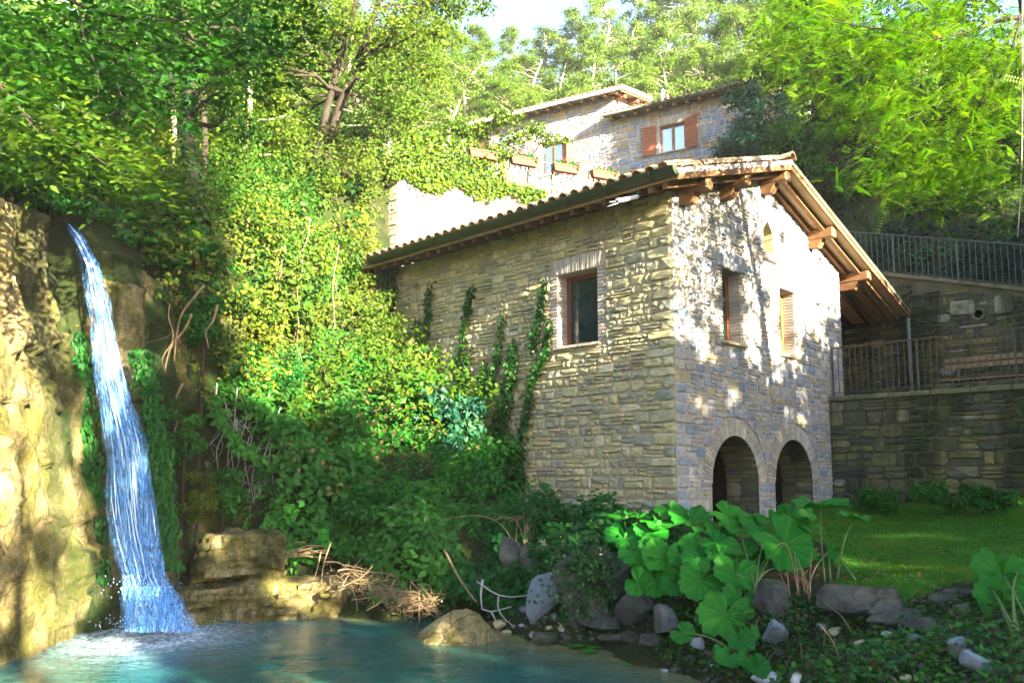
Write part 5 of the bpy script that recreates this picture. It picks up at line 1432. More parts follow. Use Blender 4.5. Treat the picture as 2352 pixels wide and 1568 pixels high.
# shrubs one can tell apart on the bank
for i, (px, py, Y, R_, n, leaf, mt, lab) in enumerate([
        (900, 975, 13.9, (.75, .5, .45), 2600, .10, "leaf_bramble", "bright green bramble mound half in sun left of the mill's long wall"),
        (1040, 960, 13.6, (.45, .4, .55), 1500, .13, "leaf_laurel", "blue-green sapling clump at the foot of the mill's ivy"),
        (790, 1010, 13.5, (.7, .5, .5), 2600, .10, "leaf_bramble", "round bramble bush in the middle of the bank"),
        (700, 940, 13.9, (.6, .45, .5), 2200, .085, "leaf_scrub", "yellowish sunlit scrub bush above the hanging vines"),
        (560, 830, 13.6, (.65, .4, .5), 2600, .08, "leaf_scrub", "sunlit yellow bush overhanging the rock beside the waterfall"),
        (470, 830, 13.2, (.4, .35, .4), 1400, .08, "leaf_scrub", "pale sunlit leaf cushion just right of the waterfall"),
        (640, 700, 15.0, (.7, .5, .5), 2400, .085, "leaf_scrub", "golden scrub bush high on the bank below the leaning tree"),
        (780, 640, 16.5, (.9, .6, .8), 3200, .09, "leaf_scrub", "tall golden climber-covered bush next to the mill's gutter end"),
        (840, 720, 16.2, (.5, .5, .8), 2000, .085, "leaf_scrub", "brightly lit bush against the dark end of the mill"),
        (880, 640, 17.0, (.25, .3, .6), 1200, .09, "leaf_ivy", "dark ivy column hiding the mill's far end"),
        (720, 480, 18.5, (1.0, .7, .8), 3200, .10, "leaf_sun", "sunlit bush below the balcony railing's leafy end"),
        (560, 480, 16.5, (.9, .6, .7), 2600, .10, "leaf_sun", "sunlit bush right of the ivy-clad trunk"),
        (900, 1170, 12.4, (.7, .4, .4), 2400, .10, "leaf_bramble", "shaded bramble thicket above the brush pile"),
        (1080, 1130, 12.9, (.6, .4, .45), 2000, .10, "leaf_bramble", "dark nettle-like clump under the ivied wall"),
        (930, 1250, 11.9, (.55, .35, .28), 1500, .11, "leaf_bramble", "broad-leaved low plant in the shade left of the leaning slab"),
        (830, 1270, 11.9, (.4, .3, .25), 900, .11, "leaf_bramble", "drooping green shoots beside the brush pile"),
        (985, 1300, 11.6, (.3, .25, .18), 700, .10, "leaf_sun", "small sunlit green plant between brush pile and leaning stick"),
        (1230, 1232, 12.0, (.4, .25, .12), 600, .09, "leaf_bramble", "low green plants at the foot of the mill wall"),
        (30, 418, 9.4, (.7, .5, .12), 1500, .08, "leaf_wood", "low plants on top of the sunlit cliff at the far left"),
        (112, 462, 10.6, (.5, .5, .12), 1300, .08, "leaf_bramble", "ferny plants leaning over the lip of the waterfall"),
        (60, 400, 10.6, (1.2, .6, .3), 2600, .09, "leaf_wood", "dark bush behind the top of the sunlit cliff"),
        (210, 500, 11.5, (.55, .4, .14), 1500, .08, "leaf_bramble", "green plants on the rock shelf just beyond the waterfall's lip"),
        (262, 548, 11.75, (.4, .3, .22), 1200, .07, "leaf_bramble", "moss and small plants hanging on the shaded rock right of the lip"),
        (445, 600, 12.3, (.45, .35, .45), 2200, .07, "leaf_bramble", "dark hanging plants on the rock just right of the waterfall's top"),
        (470, 720, 12.1, (.4, .3, .4), 1800, .07, "leaf_bramble", "small-leaved plants in the rock recess beside the pale roots"),
        (425, 1010, 11.5, (.28, .25, .5), 1700, .06, "leaf_bramble", "mossy plants hanging beside the lower half of the waterfall"),
        (455, 1130, 11.5, (.3, .25, .35), 1500, .06, "leaf_scrub", "yellow-green hanging moss and plants just above the upper ledge"),
        (515, 1120, 11.9, (.4, .3, .4), 1500, .075, "leaf_bramble", "creepers hanging over the back of the upper ledge"),
        (330, 560, 12.2, (.8, .5, .22), 2200, .08, "leaf_wood", "low dark plants along the top of the rock beside the waterfall's lip"),
        (300, 505, 12.6, (1.0, .5, .25), 2600, .09, "leaf_wood", "shaded bank of plants behind the waterfall's lip"),
        (620, 1110, 12.6, (.5, .35, .4), 1600, .085, "leaf_bramble", "bush hanging over the upper rock ledge")]):
    c = at(px, py, Y)
    bush("shrub", lab, c, R_, n, leaf, M[mt], "shrub", 10, 40 + i, .6)
# shrubs along the foot of the lower retaining wall
for i, (px, py, Y, R_) in enumerate([(2010, 1135, 14.8, (.55, .3, .2)), (2180, 1120, 14.2, (.7, .3, .22)), (2300, 1130, 13.9, (.5, .3, .2))]):
    bush("low_plant", ["low dark plants at the foot of the retaining wall nearest the mill", "ferny dark plants at the foot of the retaining wall's streaked middle", "dark plants at the foot of the retaining wall by the right edge"][i], at(px, py + 18, Y), R_, 1300, .09, M["leaf_bramble"], "plant", 12, 70 + i, .4, tw=False)
# leaves of the climber over the garden wall and the railing
iv = empty("garden_wall_ivy", tpt(1.0, TZ, -.05), 0, "sunlit ivy spilling over the top of the pale garden wall and through its railing", "ivy")
o_ = np.array(iv.location); P_, N_ = [], []
for i in range(2300):
    u_ = RNG.uniform(-2.2, 2.1); drop = (.06 + .22 * abs(math.sin(u_ * 2.1 + 1)) * (1 if u_ < 2.6 else .6)) * RNG.random() ** 1.8
    P_.append(tpt(u_, TZ + .12 - drop * 1.7 + RNG.normal() * .05, .08 + RNG.random() * .10)); N_.append(TN + RNG.normal(size=3) * .45 + [0, 0, .4])
for i in range(2600):                                          # up through the bars, thinning to the right
    u_ = -2.2 + 3.2 * RNG.random() ** 1.2
    P_.append(tpt(u_, TZ + .1 + RNG.random() ** 1.4 * (1.15 if u_ < 2.0 else .8), RNG.normal() * .10)); N_.append(TN + RNG.normal(size=3) * .6 + [0, 0, .3])
P_ = np.array(P_)
link("leaves", leaf_mesh("leaves", P_ - o_, np.array(N_), RNG.uniform(.07, .13, len(P_)), .8, RNG.random(len(P_))), M["leaf_sun"], iv)
g = Geo()
for k in range(9):
    u_ = -2 + k * .62
    g.tube(curve([tpt(u_ + RNG.normal() * .1, TZ + .1 + j * .22, .04 * RNG.normal()) - o_ for j in range(5)], 10), .008, 4)
g.build("stem", M["twig"], iv, True)
wis = make_tree("climber", "leafy climber arching off the balcony railing in front of the upper house", tpt(1.6, TZ, -.2), [[(*tpt(1.6, TZ, -.2), .03), (*tpt(1.8, TZ + 1.2, -.2), .025), (*tpt(2.3, TZ + 1.9, -.1), .015), (*tpt(3.2, TZ + 1.75, .1), .008)]],
    [(tpt(u_, z_, RNG.normal() * .2), (r, r * .8, r * .5)) for u_, z_, r in [(1.2, TZ + 1.5, .5), (1.8, TZ + 1.9, .45), (2.3, TZ + 1.75, .4), (.8, TZ + 1.9, .5), (2.75, TZ + 1.65, .2), (.9, TZ + 1.0, .4), (.3, TZ + 1.7, .5), (-.3, TZ + 1.6, .5), (-1, TZ + 1.4, .5), (-1.8, TZ + 1.7, .6)]], 2300, .10, M["leaf_sun"], M["bark"], cat="climber", width=.75)
# ---- ivy on the mill's long wall
def lw(px, py):
    return on_plane(px, py, MO, MB_)
def strand(px_pts, spread, dens, label):
    pts = [lw(x, y) - MB_ * .06 for x, y in px_pts]
    root = empty("ivy_vine", pts[-1], 0, label, "ivy", "ivy vines climbing the mill's long wall")
    o = pts[-1]; c = curve(pts, 40)
    Geo().tube(c - o, np.linspace(.006, .014, 40), 5).build("stem", M["twig"], root, True)
    n_ = int(dens * len(c) * 7); q = RNG.random(n_) ** .8 * (len(c) - 1); i0 = q.astype(int)
    wd = spread * .72 * (.35 + .9 * (q / len(c)))
    p = c[i0] + MA_ * (RNG.normal(size=n_) * wd)[:, None] - MB_ * RNG.uniform(0, .11, n_)[:, None] + np.array([0, 0, 1.0]) * (RNG.normal(size=n_) * .05)[:, None]
    link("leaves", leaf_mesh("leaves", p - o, -MB_ + .45 * RNG.normal(size=(n_, 3)) + [0, 0, .35], RNG.uniform(.05, .095, n_), .85, RNG.random(n_), droop=.8), M["leaf_ivy"], root)
def zz(l, x0=1400, y0=800, k=.7652): return [((x0 + x * k) * .6125, (y0 + y * k) * .6125) for x, y in l]
strand(zz([(300, 350), (285, 480), (265, 640), (240, 850)]), .10, 1.6, "tallest thin ivy vine at the far left of the mill's long wall")
strand(zz([(505, 360), (485, 450), (460, 580), (435, 760), (420, 930)]), .09, 1.8, "ivy vine with a dark tuft, second from the wall's far end")
strand(zz([(655, 500), (630, 680), (600, 830), (540, 1000), (500, 1130)]), .11, 1.8, "ivy vine with yellow-green tip crossing the lit band of the wall")
strand(zz([(855, 340), (845, 450), (820, 560), (800, 680)]), .05, 1.2, "short ivy vine running up beside the window's far jamb")
strand(zz([(885, 550), (860, 690), (800, 800), (770, 1000), (720, 1200), (665, 1430)]), .10, 2.8, "long ivy vine reaching the corner of the window sill")
strand(zz([(712, 640), (690, 800), (650, 1000), (600, 1200), (570, 1400)]), .22, 5.0, "densest dark ivy vine in the middle of the wall")
strand(zz([(570, 740), (530, 900), (505, 1050), (480, 1250)]), .16, 2.6, "broad ivy vine left of the densest one")
strand(zz([(335, 650), (320, 780), (300, 950)]), .11, 1.6, "low ivy vine near the brambles, third from the far end")
strand(zz([(235, 530), (220, 640), (205, 760)]), .08, 1.0, "small faint ivy vine at the wall's far lower corner")
strand(zz([(490, 680), (470, 800), (440, 930)]), .07, 1.0, "short thin ivy vine under the dark-tufted one")
# ---- dry vines hanging down the bank
first = None
for i, (px, py, L_) in enumerate([(500, 880, 1.3), (520, 900, 1.5), (545, 890, 1.6), (565, 910, 1.5), (590, 930, 1.5), (610, 900, 1.6), (630, 940, 1.3), (650, 960, 1.2), (540, 960, 1.2), (575, 970, 1.2), (600, 1000, 1.0), (480, 900, 1.1), (645, 680, 1.3), (648, 560, .9), (700, 500, 1.7), (775, 560, 1.5), (690, 720, 1.3), (590, 660, 1.2), (730, 790, 1.0), (620, 760, 1.1), (405, 700, 1.0), (470, 690, .8)]):
    p = at(px, py, {True: 12.6, False: 14.2}[py > 850] if px > 420 else 11.6)
    c = curve([p + [RNG.normal() * .06, -.05 * j, -L_ * j / 5] + RNG.normal(size=3) * .03 for j in range(6)], 16)
    root = empty("hanging_vine", p, 0, "dry leafless vine hanging straight down the bank between waterfall and brambles", "vine", "dry hanging vines")
    g = Geo(); g.tube(c - p, np.linspace(.011, .005, 16), 4)
    for e in range(4):
        k = RNG.integers(3, 14); g.tube(curve([c[k] - p, c[k] - p + RNG.normal(size=3) * .12 - [0, 0, .15], c[k] - p + RNG.normal(size=3) * .2 - [0, 0, .35]], 6), .004, 3)
    g.build("stem", M["twig_grey"] if px < 660 and py > 850 else M["twig"], root, True)
# exposed roots beside the fall
for i, (ln, lab) in enumerate([([(470, 655), (440, 690), (415, 720), (405, 770), (400, 830)], "knotted pale root reaching down beside the top of the waterfall"),
                               ([(440, 720), (425, 760), (390, 790), (375, 870), (368, 920)], "bent grey root hanging over the ledge close to the water"),
                               ([(420, 880), (400, 920), (410, 960), (395, 1010)], "thick sunlit root hanging in front of the brown earth"),
                               ([(500, 700), (490, 740), (470, 760), (480, 800)], "forked dead branch sticking out of the bank beside the waterfall")]):
    p = [at(x, y, 11.9) for x, y in ln]; root = empty("root", p[0], 0, lab, "root")
    Geo().tube(curve(p, 14) - p[0], np.linspace(.022, .010, 14), 6).build("stem", M["twig"], root, True)
# ================================================================== rocks
rmat, nt, out = new_mat("bank_rock")
rc = ramp(nt, noise_node(nt, 3.2, 6, .7), [(.3, (.025, .027, .028)), (.48, (.085, .085, .08)), (.62, (.17, .165, .14)), (.75, (.27, .27, .23))])
geo_n = N(nt, "ShaderNodeNewGeometry"); sepn = N(nt, "ShaderNodeSeparateXYZ"); nt.links.new(geo_n.outputs["Normal"], sepn.inputs[0])
mm = N(nt, "ShaderNodeMath", operation='MULTIPLY'); nt.links.new(sepn.outputs[2], mm.inputs[0]); nt.links.new(noise_node(nt, 5, 5, .7), mm.inputs[1])
rc = mix(nt, rc, (.030, .055, .008), ramp(nt, mm.outputs[0], [(.36, (0, 0, 0)), (.52, (.8, .8, .8))]))
principled(nt, out, rc, .85, bump(nt, noise_node(nt, 20, 8, .85), 1.0, .07), .25)
M["rock"] = rmat
M["trav"] = tmat
M["rock_tan"] = plain("tan_rock", (.50, .42, .26), (.28, .23, .12), 4, .85, .9, .03, .2, fine=18)
M["rock_dark"] = plain("wet_dark_rock", (.085, .085, .085), (.03, .035, .03), 5, .6, .9, .03, .4, fine=18)
M["rock_blue"] = plain("blue_grey_slab", (.16, .19, .23), (.09, .11, .14), 4, .8, .8, .02, .2, fine=18)
M["rock_white"] = plain("white_rock", (.36, .36, .38), (.22, .22, .24), 4, .85, .8, .02, .2, fine=18)
def ico(sub):
    import bmesh
    bm = bmesh.new(); bmesh.ops.create_icosphere(bm, subdivisions=sub, radius=1.0)
    v = np.array([q.co[:] for q in bm.verts]); f = [tuple(x.index for x in q.verts) for q in bm.faces]; bm.free()
    return v, f
ICO2, ICO3, ICO1 = ico(2), ico(3), ico(1)
def rock_shape(dims, seed, cuts=7, rough=.10, sub=3, planes=()):
    rng = np.random.default_rng(seed)
    v, f = ICO3 if sub == 3 else (ICO2 if sub == 2 else ICO1); v = v.copy()
    for _ in range(cuts):                                      # broken faces
        n_ = unit(rng.normal(size=3)); d = rng.uniform(.38, .72)
        e = v @ n_ - d; v = v - np.maximum(e, 0)[:, None] * n_ * .92
    for nx, ny, nz, d in planes:
        n_ = unit(np.array([nx, ny, nz], float)); e = v @ n_ - d; v = v - np.maximum(e, 0)[:, None] * n_ * .97
    v = v * (1 + rough * fbm(v * 1.8 + seed, 4)[:, None])
    return v * np.asarray(dims), f
def rock(label, px, py, Y, w_px, h_px, deep=1.0, mat="rock", seed=0, tilt=(0, 0, 0), cuts=12, ground=True, group=None, rough=.10, planes=()):
    if py > 1300 and px > 1100:
        Yh = ground_hit(px, py + .34 * h_px, 4, 14)[1]
        if abs(Yh - Y) < 1.6: Y = Yh - .1
    c = at(px, py, Y); s = Y / FPX
    k_ = 1.3 if cuts >= 8 else 1.0
    dims = np.array([w_px * s * .56, w_px * s * .5 * deep, h_px * s * .58]) * k_
    v, f = rock_shape(dims, seed, cuts, rough, 3, planes)
    g = Geo().add(v, f)
    o = g.build("rock", M[mat], None, False)
    o.location = tuple(c); o.rotation_euler = tuple(R(q) for q in tilt)
    return tag(o, label, "rock", group)
rock("pale ridge-backed rock standing in the pool", 1058, 1446, 9.85, 200, 150, .8, "trav", 3, (0, 0, 6), 0, rough=.07, planes=((-.72, -.25, .6, .44), (.78, -.1, .55, .50), (-.1, -.75, .62, .34), (.35, -.7, .5, .46), (.25, .1, 1, .55), (-.5, .1, 1, .60), (0, .8, .6, .3), (-.3, -.95, .1, .55), (.6, -.8, 0, .62)))
rock("small rounded stone in the water beside the pale rock", 1146, 1433, 10.1, 34, 20, 1, "rock_tan", 4)
rock("flat wet stone at the water's edge under the blue slab", 1245, 1468, 9.7, 66, 24, .8, "rock", 5)
rock("sunlit flat-topped block at the top of the rubble heap", 1300, 1246, 11.2, 74, 46, .8, "rock_tan", 6, (4, 6, 20), 12, rough=.05)
rock("sunlit cracked block next to the flat-topped one", 1240, 1272, 11.0, 70, 54, .8, "rock_tan", 7, (0, -8, 0), 12, rough=.05)
rock("tall brownish slab leaning over in the rubble heap", 1192, 1318, 10.7, 52, 118, .5, "rock", 8, (0, -22, 20), 10, rough=.05)
rock("narrow grey slab leaning against the brownish one", 1222, 1300, 10.8, 34, 88, .5, "rock", 9, (0, -14, 10), 10, rough=.05)
rock("blue-grey slab propped on edge above the water", 1250, 1372, 10.3, 64, 112, .35, "rock_blue", 10, (-12, 24, -14), 12, rough=.04)
rock("blue-shaded slab end behind the propped slab", 1284, 1318, 10.5, 60, 60, .6, "rock_blue", 11, (0, 15, 0), 10, rough=.05)
rock("big dark boulder under the creeping ivy", 1330, 1360, 10.1, 100, 130, .8, "rock", 12)
rock("mossy boulder below the butterbur's far edge", 1375, 1280, 10.6, 90, 60, .8, "rock", 13)
rock("upright pale-streaked boulder at the water behind the butterbur", 1368, 1390, 9.8, 64, 90, .8, "rock", 14)
rock("flat mossy slab just above the waterline", 1385, 1425, 9.5, 84, 24, .8, "rock", 15, (0, 4, 0))
rock("dark wet boulder in the shade under the butterbur leaves", 1528, 1420, 9.0, 66, 74, .9, "rock_dark", 16)
rock("black wet boulder behind the leaning stalks under the butterbur", 1460, 1390, 9.4, 90, 90, .9, "rock_dark", 40)
rock("black boulder in the deep shade left of the dark wet one", 1420, 1340, 9.9, 90, 90, .9, "rock_dark", 41)
rock("low stone at the waterline below the dark boulder", 1450, 1465, 8.9, 48, 22, .8, "rock", 17)
rock("angular brown stone at the waterline", 1500, 1468, 8.6, 44, 30, .8, "rock", 18)
rock("second low stone along the dark waterline", 1405, 1462, 9.1, 46, 18, .8, "rock", 42)
rock("brownish mossy boulder right of the butterbur", 1762, 1372, 8.7, 78, 78, .9, "rock", 19)
rock("long rough stone block at the lawn's edge", 1972, 1372, 8.0, 205, 78, .5, "rock", 20, (0, 2, -8), 3, rough=.07, planes=((1, .1, .1, .74), (-1, 0, .12, .78), (0, -1, .15, .62), (.05, .1, 1, .58), (.5, -.8, .2, .8)))
rock("broken lower corner of the long block", 2030, 1405, 7.75, 80, 46, .6, "rock", 21)
rock("flat grey stone resting below the long block", 2066, 1416, 7.5, 98, 30, .6, "rock", 22, (0, -8, 0))
rock("long mossy stone half sunk below the flat grey one", 2112, 1440, 7.2, 112, 36, .6, "rock", 23, (0, 4, 0))
rock("upright rounded stone at the lawn's edge by the right plant", 2160, 1374, 7.6, 44, 46, .8, "rock", 24)
rock("driftwood-like pale stone beside the upright one", 2206, 1362, 7.6, 60, 20, .6, "rock", 25)
rock("small stone in the moss under the pale one", 2195, 1382, 7.4, 30, 16, .8, "rock", 26)
rock("grey stone with moss between lawn and right plant", 2210, 1402, 7.1, 46, 28, .8, "rock", 27)
rock("pale wedge stone lower right on the bank", 2190, 1476, 6.4, 44, 28, .7, "rock_blue", 28, (0, -20, 0))
rock("dark block behind the pale wedge stone", 2205, 1500, 6.2, 54, 40, .7, "rock", 29)
rock("rough pale stone nearest the right-hand plant", 2244, 1520, 6.1, 60, 40, .7, "rock_blue", 30)
rock("grey block on the bank below the drain pipe", 1778, 1446, 7.7, 52, 44, .8, "rock_blue", 31)
rock("white angular rock at the bottom edge of the picture", 1766, 1560, 6.35, 58, 34, .8, "rock_white", 32)
rock("small white stone at the bottom of the bank", 1828, 1558, 6.3, 26, 18, .8, "rock_white", 33)
rock("small pale stone under the low butterbur leaf", 1606, 1478, 8.0, 26, 22, .8, "rock_white", 34)
# clay pipe end
pp0 = at(1861, 1358, 8.35)
cpipe = empty("clay_pipe", pp0, 0, "short clay drain pipe poking out of the bank beside the long stone block", "pipe")
pts = np.array([[0, 0, 0], [.03, .5, .02]])
Geo().tube(pts, .085, 14, cap=False).build("barrel", M["terracotta"], cpipe, True)
Geo().tube(pts * .98 + [0, .01, 0], .070, 14, cap=False).add([(.07 * math.cos(t), .35, .07 * math.sin(t)) for t in np.linspace(0, 6.28, 14, endpoint=False)], [tuple(range(14))]).build("bore", M["dark"], cpipe, True)
# small stones, pebbles, litter of the bank
small = []
for k in range(6):
    v, f = rock_shape((1, .8, .6), 200 + k, 6, .12, 2); small.append(Geo().add(v, f).mesh("stone"))
for i in range(46):
    px, py = RNG.uniform(1480, 2280), RNG.uniform(1440, 1566)
    if px < 1700 and py < 1500: continue
    p = ground_hit(px, py, 3.5, 12)
    r = RNG.uniform(.03, .075)
    k = i % 6
    o = link("stone", small[k], [M["rock"], M["rock_blue"], M["rock"], M["rock_white"], M["rock"], M["rock_tan"]][k])
    o.location = tuple(p + [0, 0, r * .2]); o.scale = (r, r, r); o.rotation_euler = (RNG.normal() * .2, RNG.normal() * .2, RNG.random() * 6)
    tag(o, "small loose stone among the leaf litter of the dark bank", "stone", "small stones on the bank")
for i in range(26):                                            # stones in the shallows and along the rubble heap
    px, py = RNG.uniform(1130, 1330), RNG.uniform(1330, 1470)
    p = ground_hit(px, py, 6, 13); r = RNG.uniform(.04, .10); k = i % 6
    o = link("stone", small[k], M["rock"]); o.location = tuple(p); o.scale = (r, r, r); o.rotation_euler = (RNG.normal() * .3, RNG.normal() * .3, RNG.random() * 6)
    tag(o, "small stone in the rubble between the brush pile and the leaning slabs", "stone", "rubble stones by the slabs")
g = Geo()
for i in range(1500):
    if i % 3: p = ground_hit(RNG.uniform(1500, 2352), RNG.uniform(1420, 1620), 3.0, 12)
    else: p = ground_hit(RNG.uniform(1100, 1500), RNG.uniform(1330, 1480), 5, 13)
    if p[2] < -.15: continue
    r = RNG.uniform(.008, .028); v, f = ICO1
    g.add(p + v * r * RNG.uniform(.6, 1.2, 3) * (1 + .25 * RNG.normal(size=(len(v), 1))) + [0, 0, r * .2], f)
tag(g.build("gravel", M["rock"]), "gravel and pebbles scattered over the bank", None, kind="stuff")
def litter(name, label, n, box, mat, leaf, width, up, y0=3.0):
    P_ = []
    for i in range(n):
        p = ground_hit(RNG.uniform(box[0], box[2]), RNG.uniform(box[1], box[3]), y0, 19)
        if p[2] > .03: P_.append(p + [0, 0, .015 + up * RNG.random()])
    P_ = np.array(P_)
    o = link(name, leaf_mesh(name, P_, np.array([0, 0, 1.0]) + .45 * RNG.normal(size=P_.shape), leaf * RNG.uniform(.6, 1.4, len(P_)), width), mat)
    return tag(o, label, None, kind="stuff")
litter("leaf_litter", "fallen brown leaves scattered over lawn and bank", 900, (1480, 1180, 2352, 1600), M["leaf_dry"], .055, .6, .02)
litter("weeds", "small green weeds between the stones of the bank", 3000, (1500, 1390, 2352, 1600), M["leaf_bramble"], .055, .6, .09)
litter("weeds", "low creeping ivy over the rubble in front of the mill", 4200, (1290, 1230, 1560, 1420), M["leaf_ivy"], .06, .8, .12, 6)
litter("weeds", "green ground cover at the foot of the mill's long wall", 2600, (1180, 1170, 1480, 1260), M["leaf_bramble"], .075, .7, .14, 6)
# creeping ivy on the boulders
P_ = []
for i in range(1500):
    P_.append(at(RNG.normal(1345, 38), RNG.normal(1330, 55), 9.55 + RNG.random() * .5))
P_ = np.array(P_)
tag(link("creeper", leaf_mesh("creeper", P_, np.array([0, -.7, .6]) + .5 * RNG.normal(size=P_.shape), RNG.uniform(.03, .07, len(P_)), .8), M["leaf_ivy"]), "small-leaved creeper hanging over the boulders at the water", None, kind="stuff")
# grass of the lawn
n_ = 90000
a, b = RNG.uniform(-3.6, 5.6, n_), RNG.uniform(-9.4, 0, n_)
q = MO[None, :2] + a[:, None] * MB_[None, :2] + b[:, None] * MA_[None, :2]
zl = height(q[:, 0], q[:, 1]); k = on_lawn(q[:, 0], q[:, 1], zl, a, b)
P_ = np.c_[q, zl + .01][k]
gd = np.array([0, 0, 1.0]) + .55 * RNG.normal(size=P_.shape); gn = unit(np.cross(gd, RNG.normal(size=P_.shape)))
tag(link("grass", leaf_mesh("grass", P_, gn, RNG.uniform(.02, .05, len(P_)), .22, np.clip(.5 + .5 * vnoise(np.c_[P_[:, :2] * 1.4, 0 * P_[:, 0]]) + .2 * RNG.normal(size=len(P_)), 0, 1), gd, fold=.05), M["grass"]), "short mossy grass of the lawn", None, kind="stuff")

# ================================================================== butterbur: big round leaves on stalks
def butterbur_leaf(d, seed):
    """kidney-shaped blade with a notch, ribs and a toothed, wavy rim; lies in xy with its stalk at the origin"""
    tn = []; rng = np.random.default_rng(seed); nr, na = 7, 73; v = []; r = d / 2
    ph = rng.random(4) * 6.28; cupp = rng.uniform(.04, .16)
    for j in range(nr + 1):
        for i in range(na):
            t = -math.pi + 2 * math.pi * i / (na - 1)
            notch = 1 - .86 * math.exp(-((abs(t) - math.pi) / .26) ** 2)
            rad = r * (1 + .07 * math.cos(2 * t + ph[0]) + .035 * math.sin(7 * t + ph[1])) * (.42 + .58 * notch) * (.12 + .88 * notch if j else 1)
            if j == nr: rad *= 1 + .05 * ((i % 4) / 1.5 - 1) + rng.normal() * .010
            q = j / nr
            rib = .034 * r * math.cos(9 * t) * min(1, q * 2)
            z = cupp * r * (q ** 1.6) * 1.2 + rib + .10 * r * q * q * math.sin(3 * t + ph[2]) + .05 * r * q ** 3 * math.sin(6 * t + ph[3]) + (.10 * r * (1 - q) ** 2) * -1
            tn.append(.30 + .55 * max(0, math.cos(9 * t)) ** 5 * (1 - .35 * q) - .22 * max(0, 1 - q * 3.5) + .10 * math.cos(27 * t + q * 9) * q)
            v.append((rad * q * math.cos(t), rad * q * math.sin(t), z))
    f = [(j * na + i, j * na + i + 1, (j + 1) * na + i + 1, (j + 1) * na + i) for j in range(nr) for i in range(na - 1)]
    return np.array(v), f, np.array(tn)
bmat = M["leaf_butterbur"]
nt = bmat.node_tree; pb = [n for n in nt.nodes if n.type == 'BSDF_PRINCIPLED'][0]; src = pb.inputs['Base Color'].links[0].from_socket
nt.links.new(mix(nt, src, (.10, .07, .015), ramp(nt, noise_node(nt, 26, 3, .6), [(.66, (0, 0, 0)), (.72, (.8, .8, .8))])), pb.inputs['Base Color'])
#                                            # pale ribs from the blade's own polar pattern
def leaf_frame(nrm, tipdir):
    n_ = unit(np.asarray(nrm, float)); x = unit(np.asarray(tipdir, float) - n_ * np.dot(tipdir, n_)); return x, np.cross(n_, x), n_
def butterbur(label, foot, leaves, seed):
    """leaves: (photo x, y, distance, diameter in photo px, tilt towards the viewer, roll)"""
    foot = np.asarray(foot, float)
    root = empty("butterbur", foot, 0, label, "plant", "butterbur plants on the bank")
    for i, (px, py, Y, dpx, tl, rl) in enumerate(leaves):
        c = at(px, py, Y); d = dpx * Y / FPX
        v, f, tn = butterbur_leaf(d, seed * 50 + i)
        nrm = np.array([math.sin(R(rl)) * .8, -math.sin(R(tl)), math.cos(R(tl))])
        tipd = np.array([RNG.normal() * .5, -1.0, -.25 * abs(RNG.normal())])
        x, y, n_ = leaf_frame(nrm, tipd)
        me = Geo().add(c - foot + v[:, :1] * x + v[:, 1:2] * y + v[:, 2:] * n_, f, np.clip(tn - .22 + .5 * RNG.random() + .07 * RNG.normal(size=len(v)), 0, 1)).mesh("leaf", True)
        lf = link("leaf", me, bmat, root)
        gf = foot + np.array([RNG.normal() * .10, RNG.normal() * .08, 0]); 
        st = curve([gf - foot, (gf + (c - gf) * .55 + [0, .06, .08]) - foot, c - foot - n_ * .012 * d], 9)
        Geo().tube(st, np.linspace(.012, .007, 9), 6).build("stalk", M["stalk"], lf, True)
    return root
def z3(zx, zy): return 1286 + zx * .2969, 1102 + zy * .2969
def z4(zx, zy): return 1776 + zx * .2969, 1102 + zy * .2969
def L3(rows): return [(*z3(a, b), Y, d * .2969 * 1.12, tl, rl) for a, b, Y, d, tl, rl in rows]
def L4(rows): return [(*z4(a, b), Y, d * .2969 * 1.12, tl, rl) for a, b, Y, d, tl, rl in rows]
fA = ground_hit(1450, 1370, 6, 14); fA[2] += .05
butterbur("butterbur with yellow-green lit leaves at the mill corner's foot, nearest the rubble", fA, L3([(490, 270, 9.9, 210, 12, -12), (600, 285, 9.9, 190, 8, 8), (500, 440, 9.6, 260, 40, -10), (560, 560, 9.4, 210, 45, -8), (760, 330, 9.7, 270, 14, 4), (700, 400, 9.6, 240, 34, 5), (860, 250, 9.9, 220, 30, -5), (640, 620, 9.3, 180, 50, -20), (820, 590, 9.2, 310, 52, -6), (740, 540, 9.3, 230, 48, 10), (600, 790, 9.1, 190, 62, -50), (745, 770, 9.1, 260, 60, -14)]), 1)
fB = ground_hit(1600, 1390, 6, 14); fB[2] += .05
butterbur("large butterbur in the middle of the clump, its lower leaves over the dark boulder", fB, L3([(1010, 300, 9.7, 290, 26, -4), (1130, 390, 9.4, 180, 20, 4), (1190, 480, 9.1, 200, 38, -14), (1240, 400, 9.4, 210, 30, 12), (1300, 270, 9.5, 260, 34, 6), (1080, 625, 8.9, 250, 40, -6), (1250, 605, 8.9, 240, 36, 8), (1060, 520, 9.2, 260, 34, -6), (950, 600, 9.1, 230, 44, 6), (890, 805, 8.9, 190, 58, -16), (1095, 770, 8.7, 320, 56, 2), (980, 740, 9.0, 260, 50, -10)]), 2)
fC = ground_hit(1720, 1380, 6, 14); fC[2] += .05
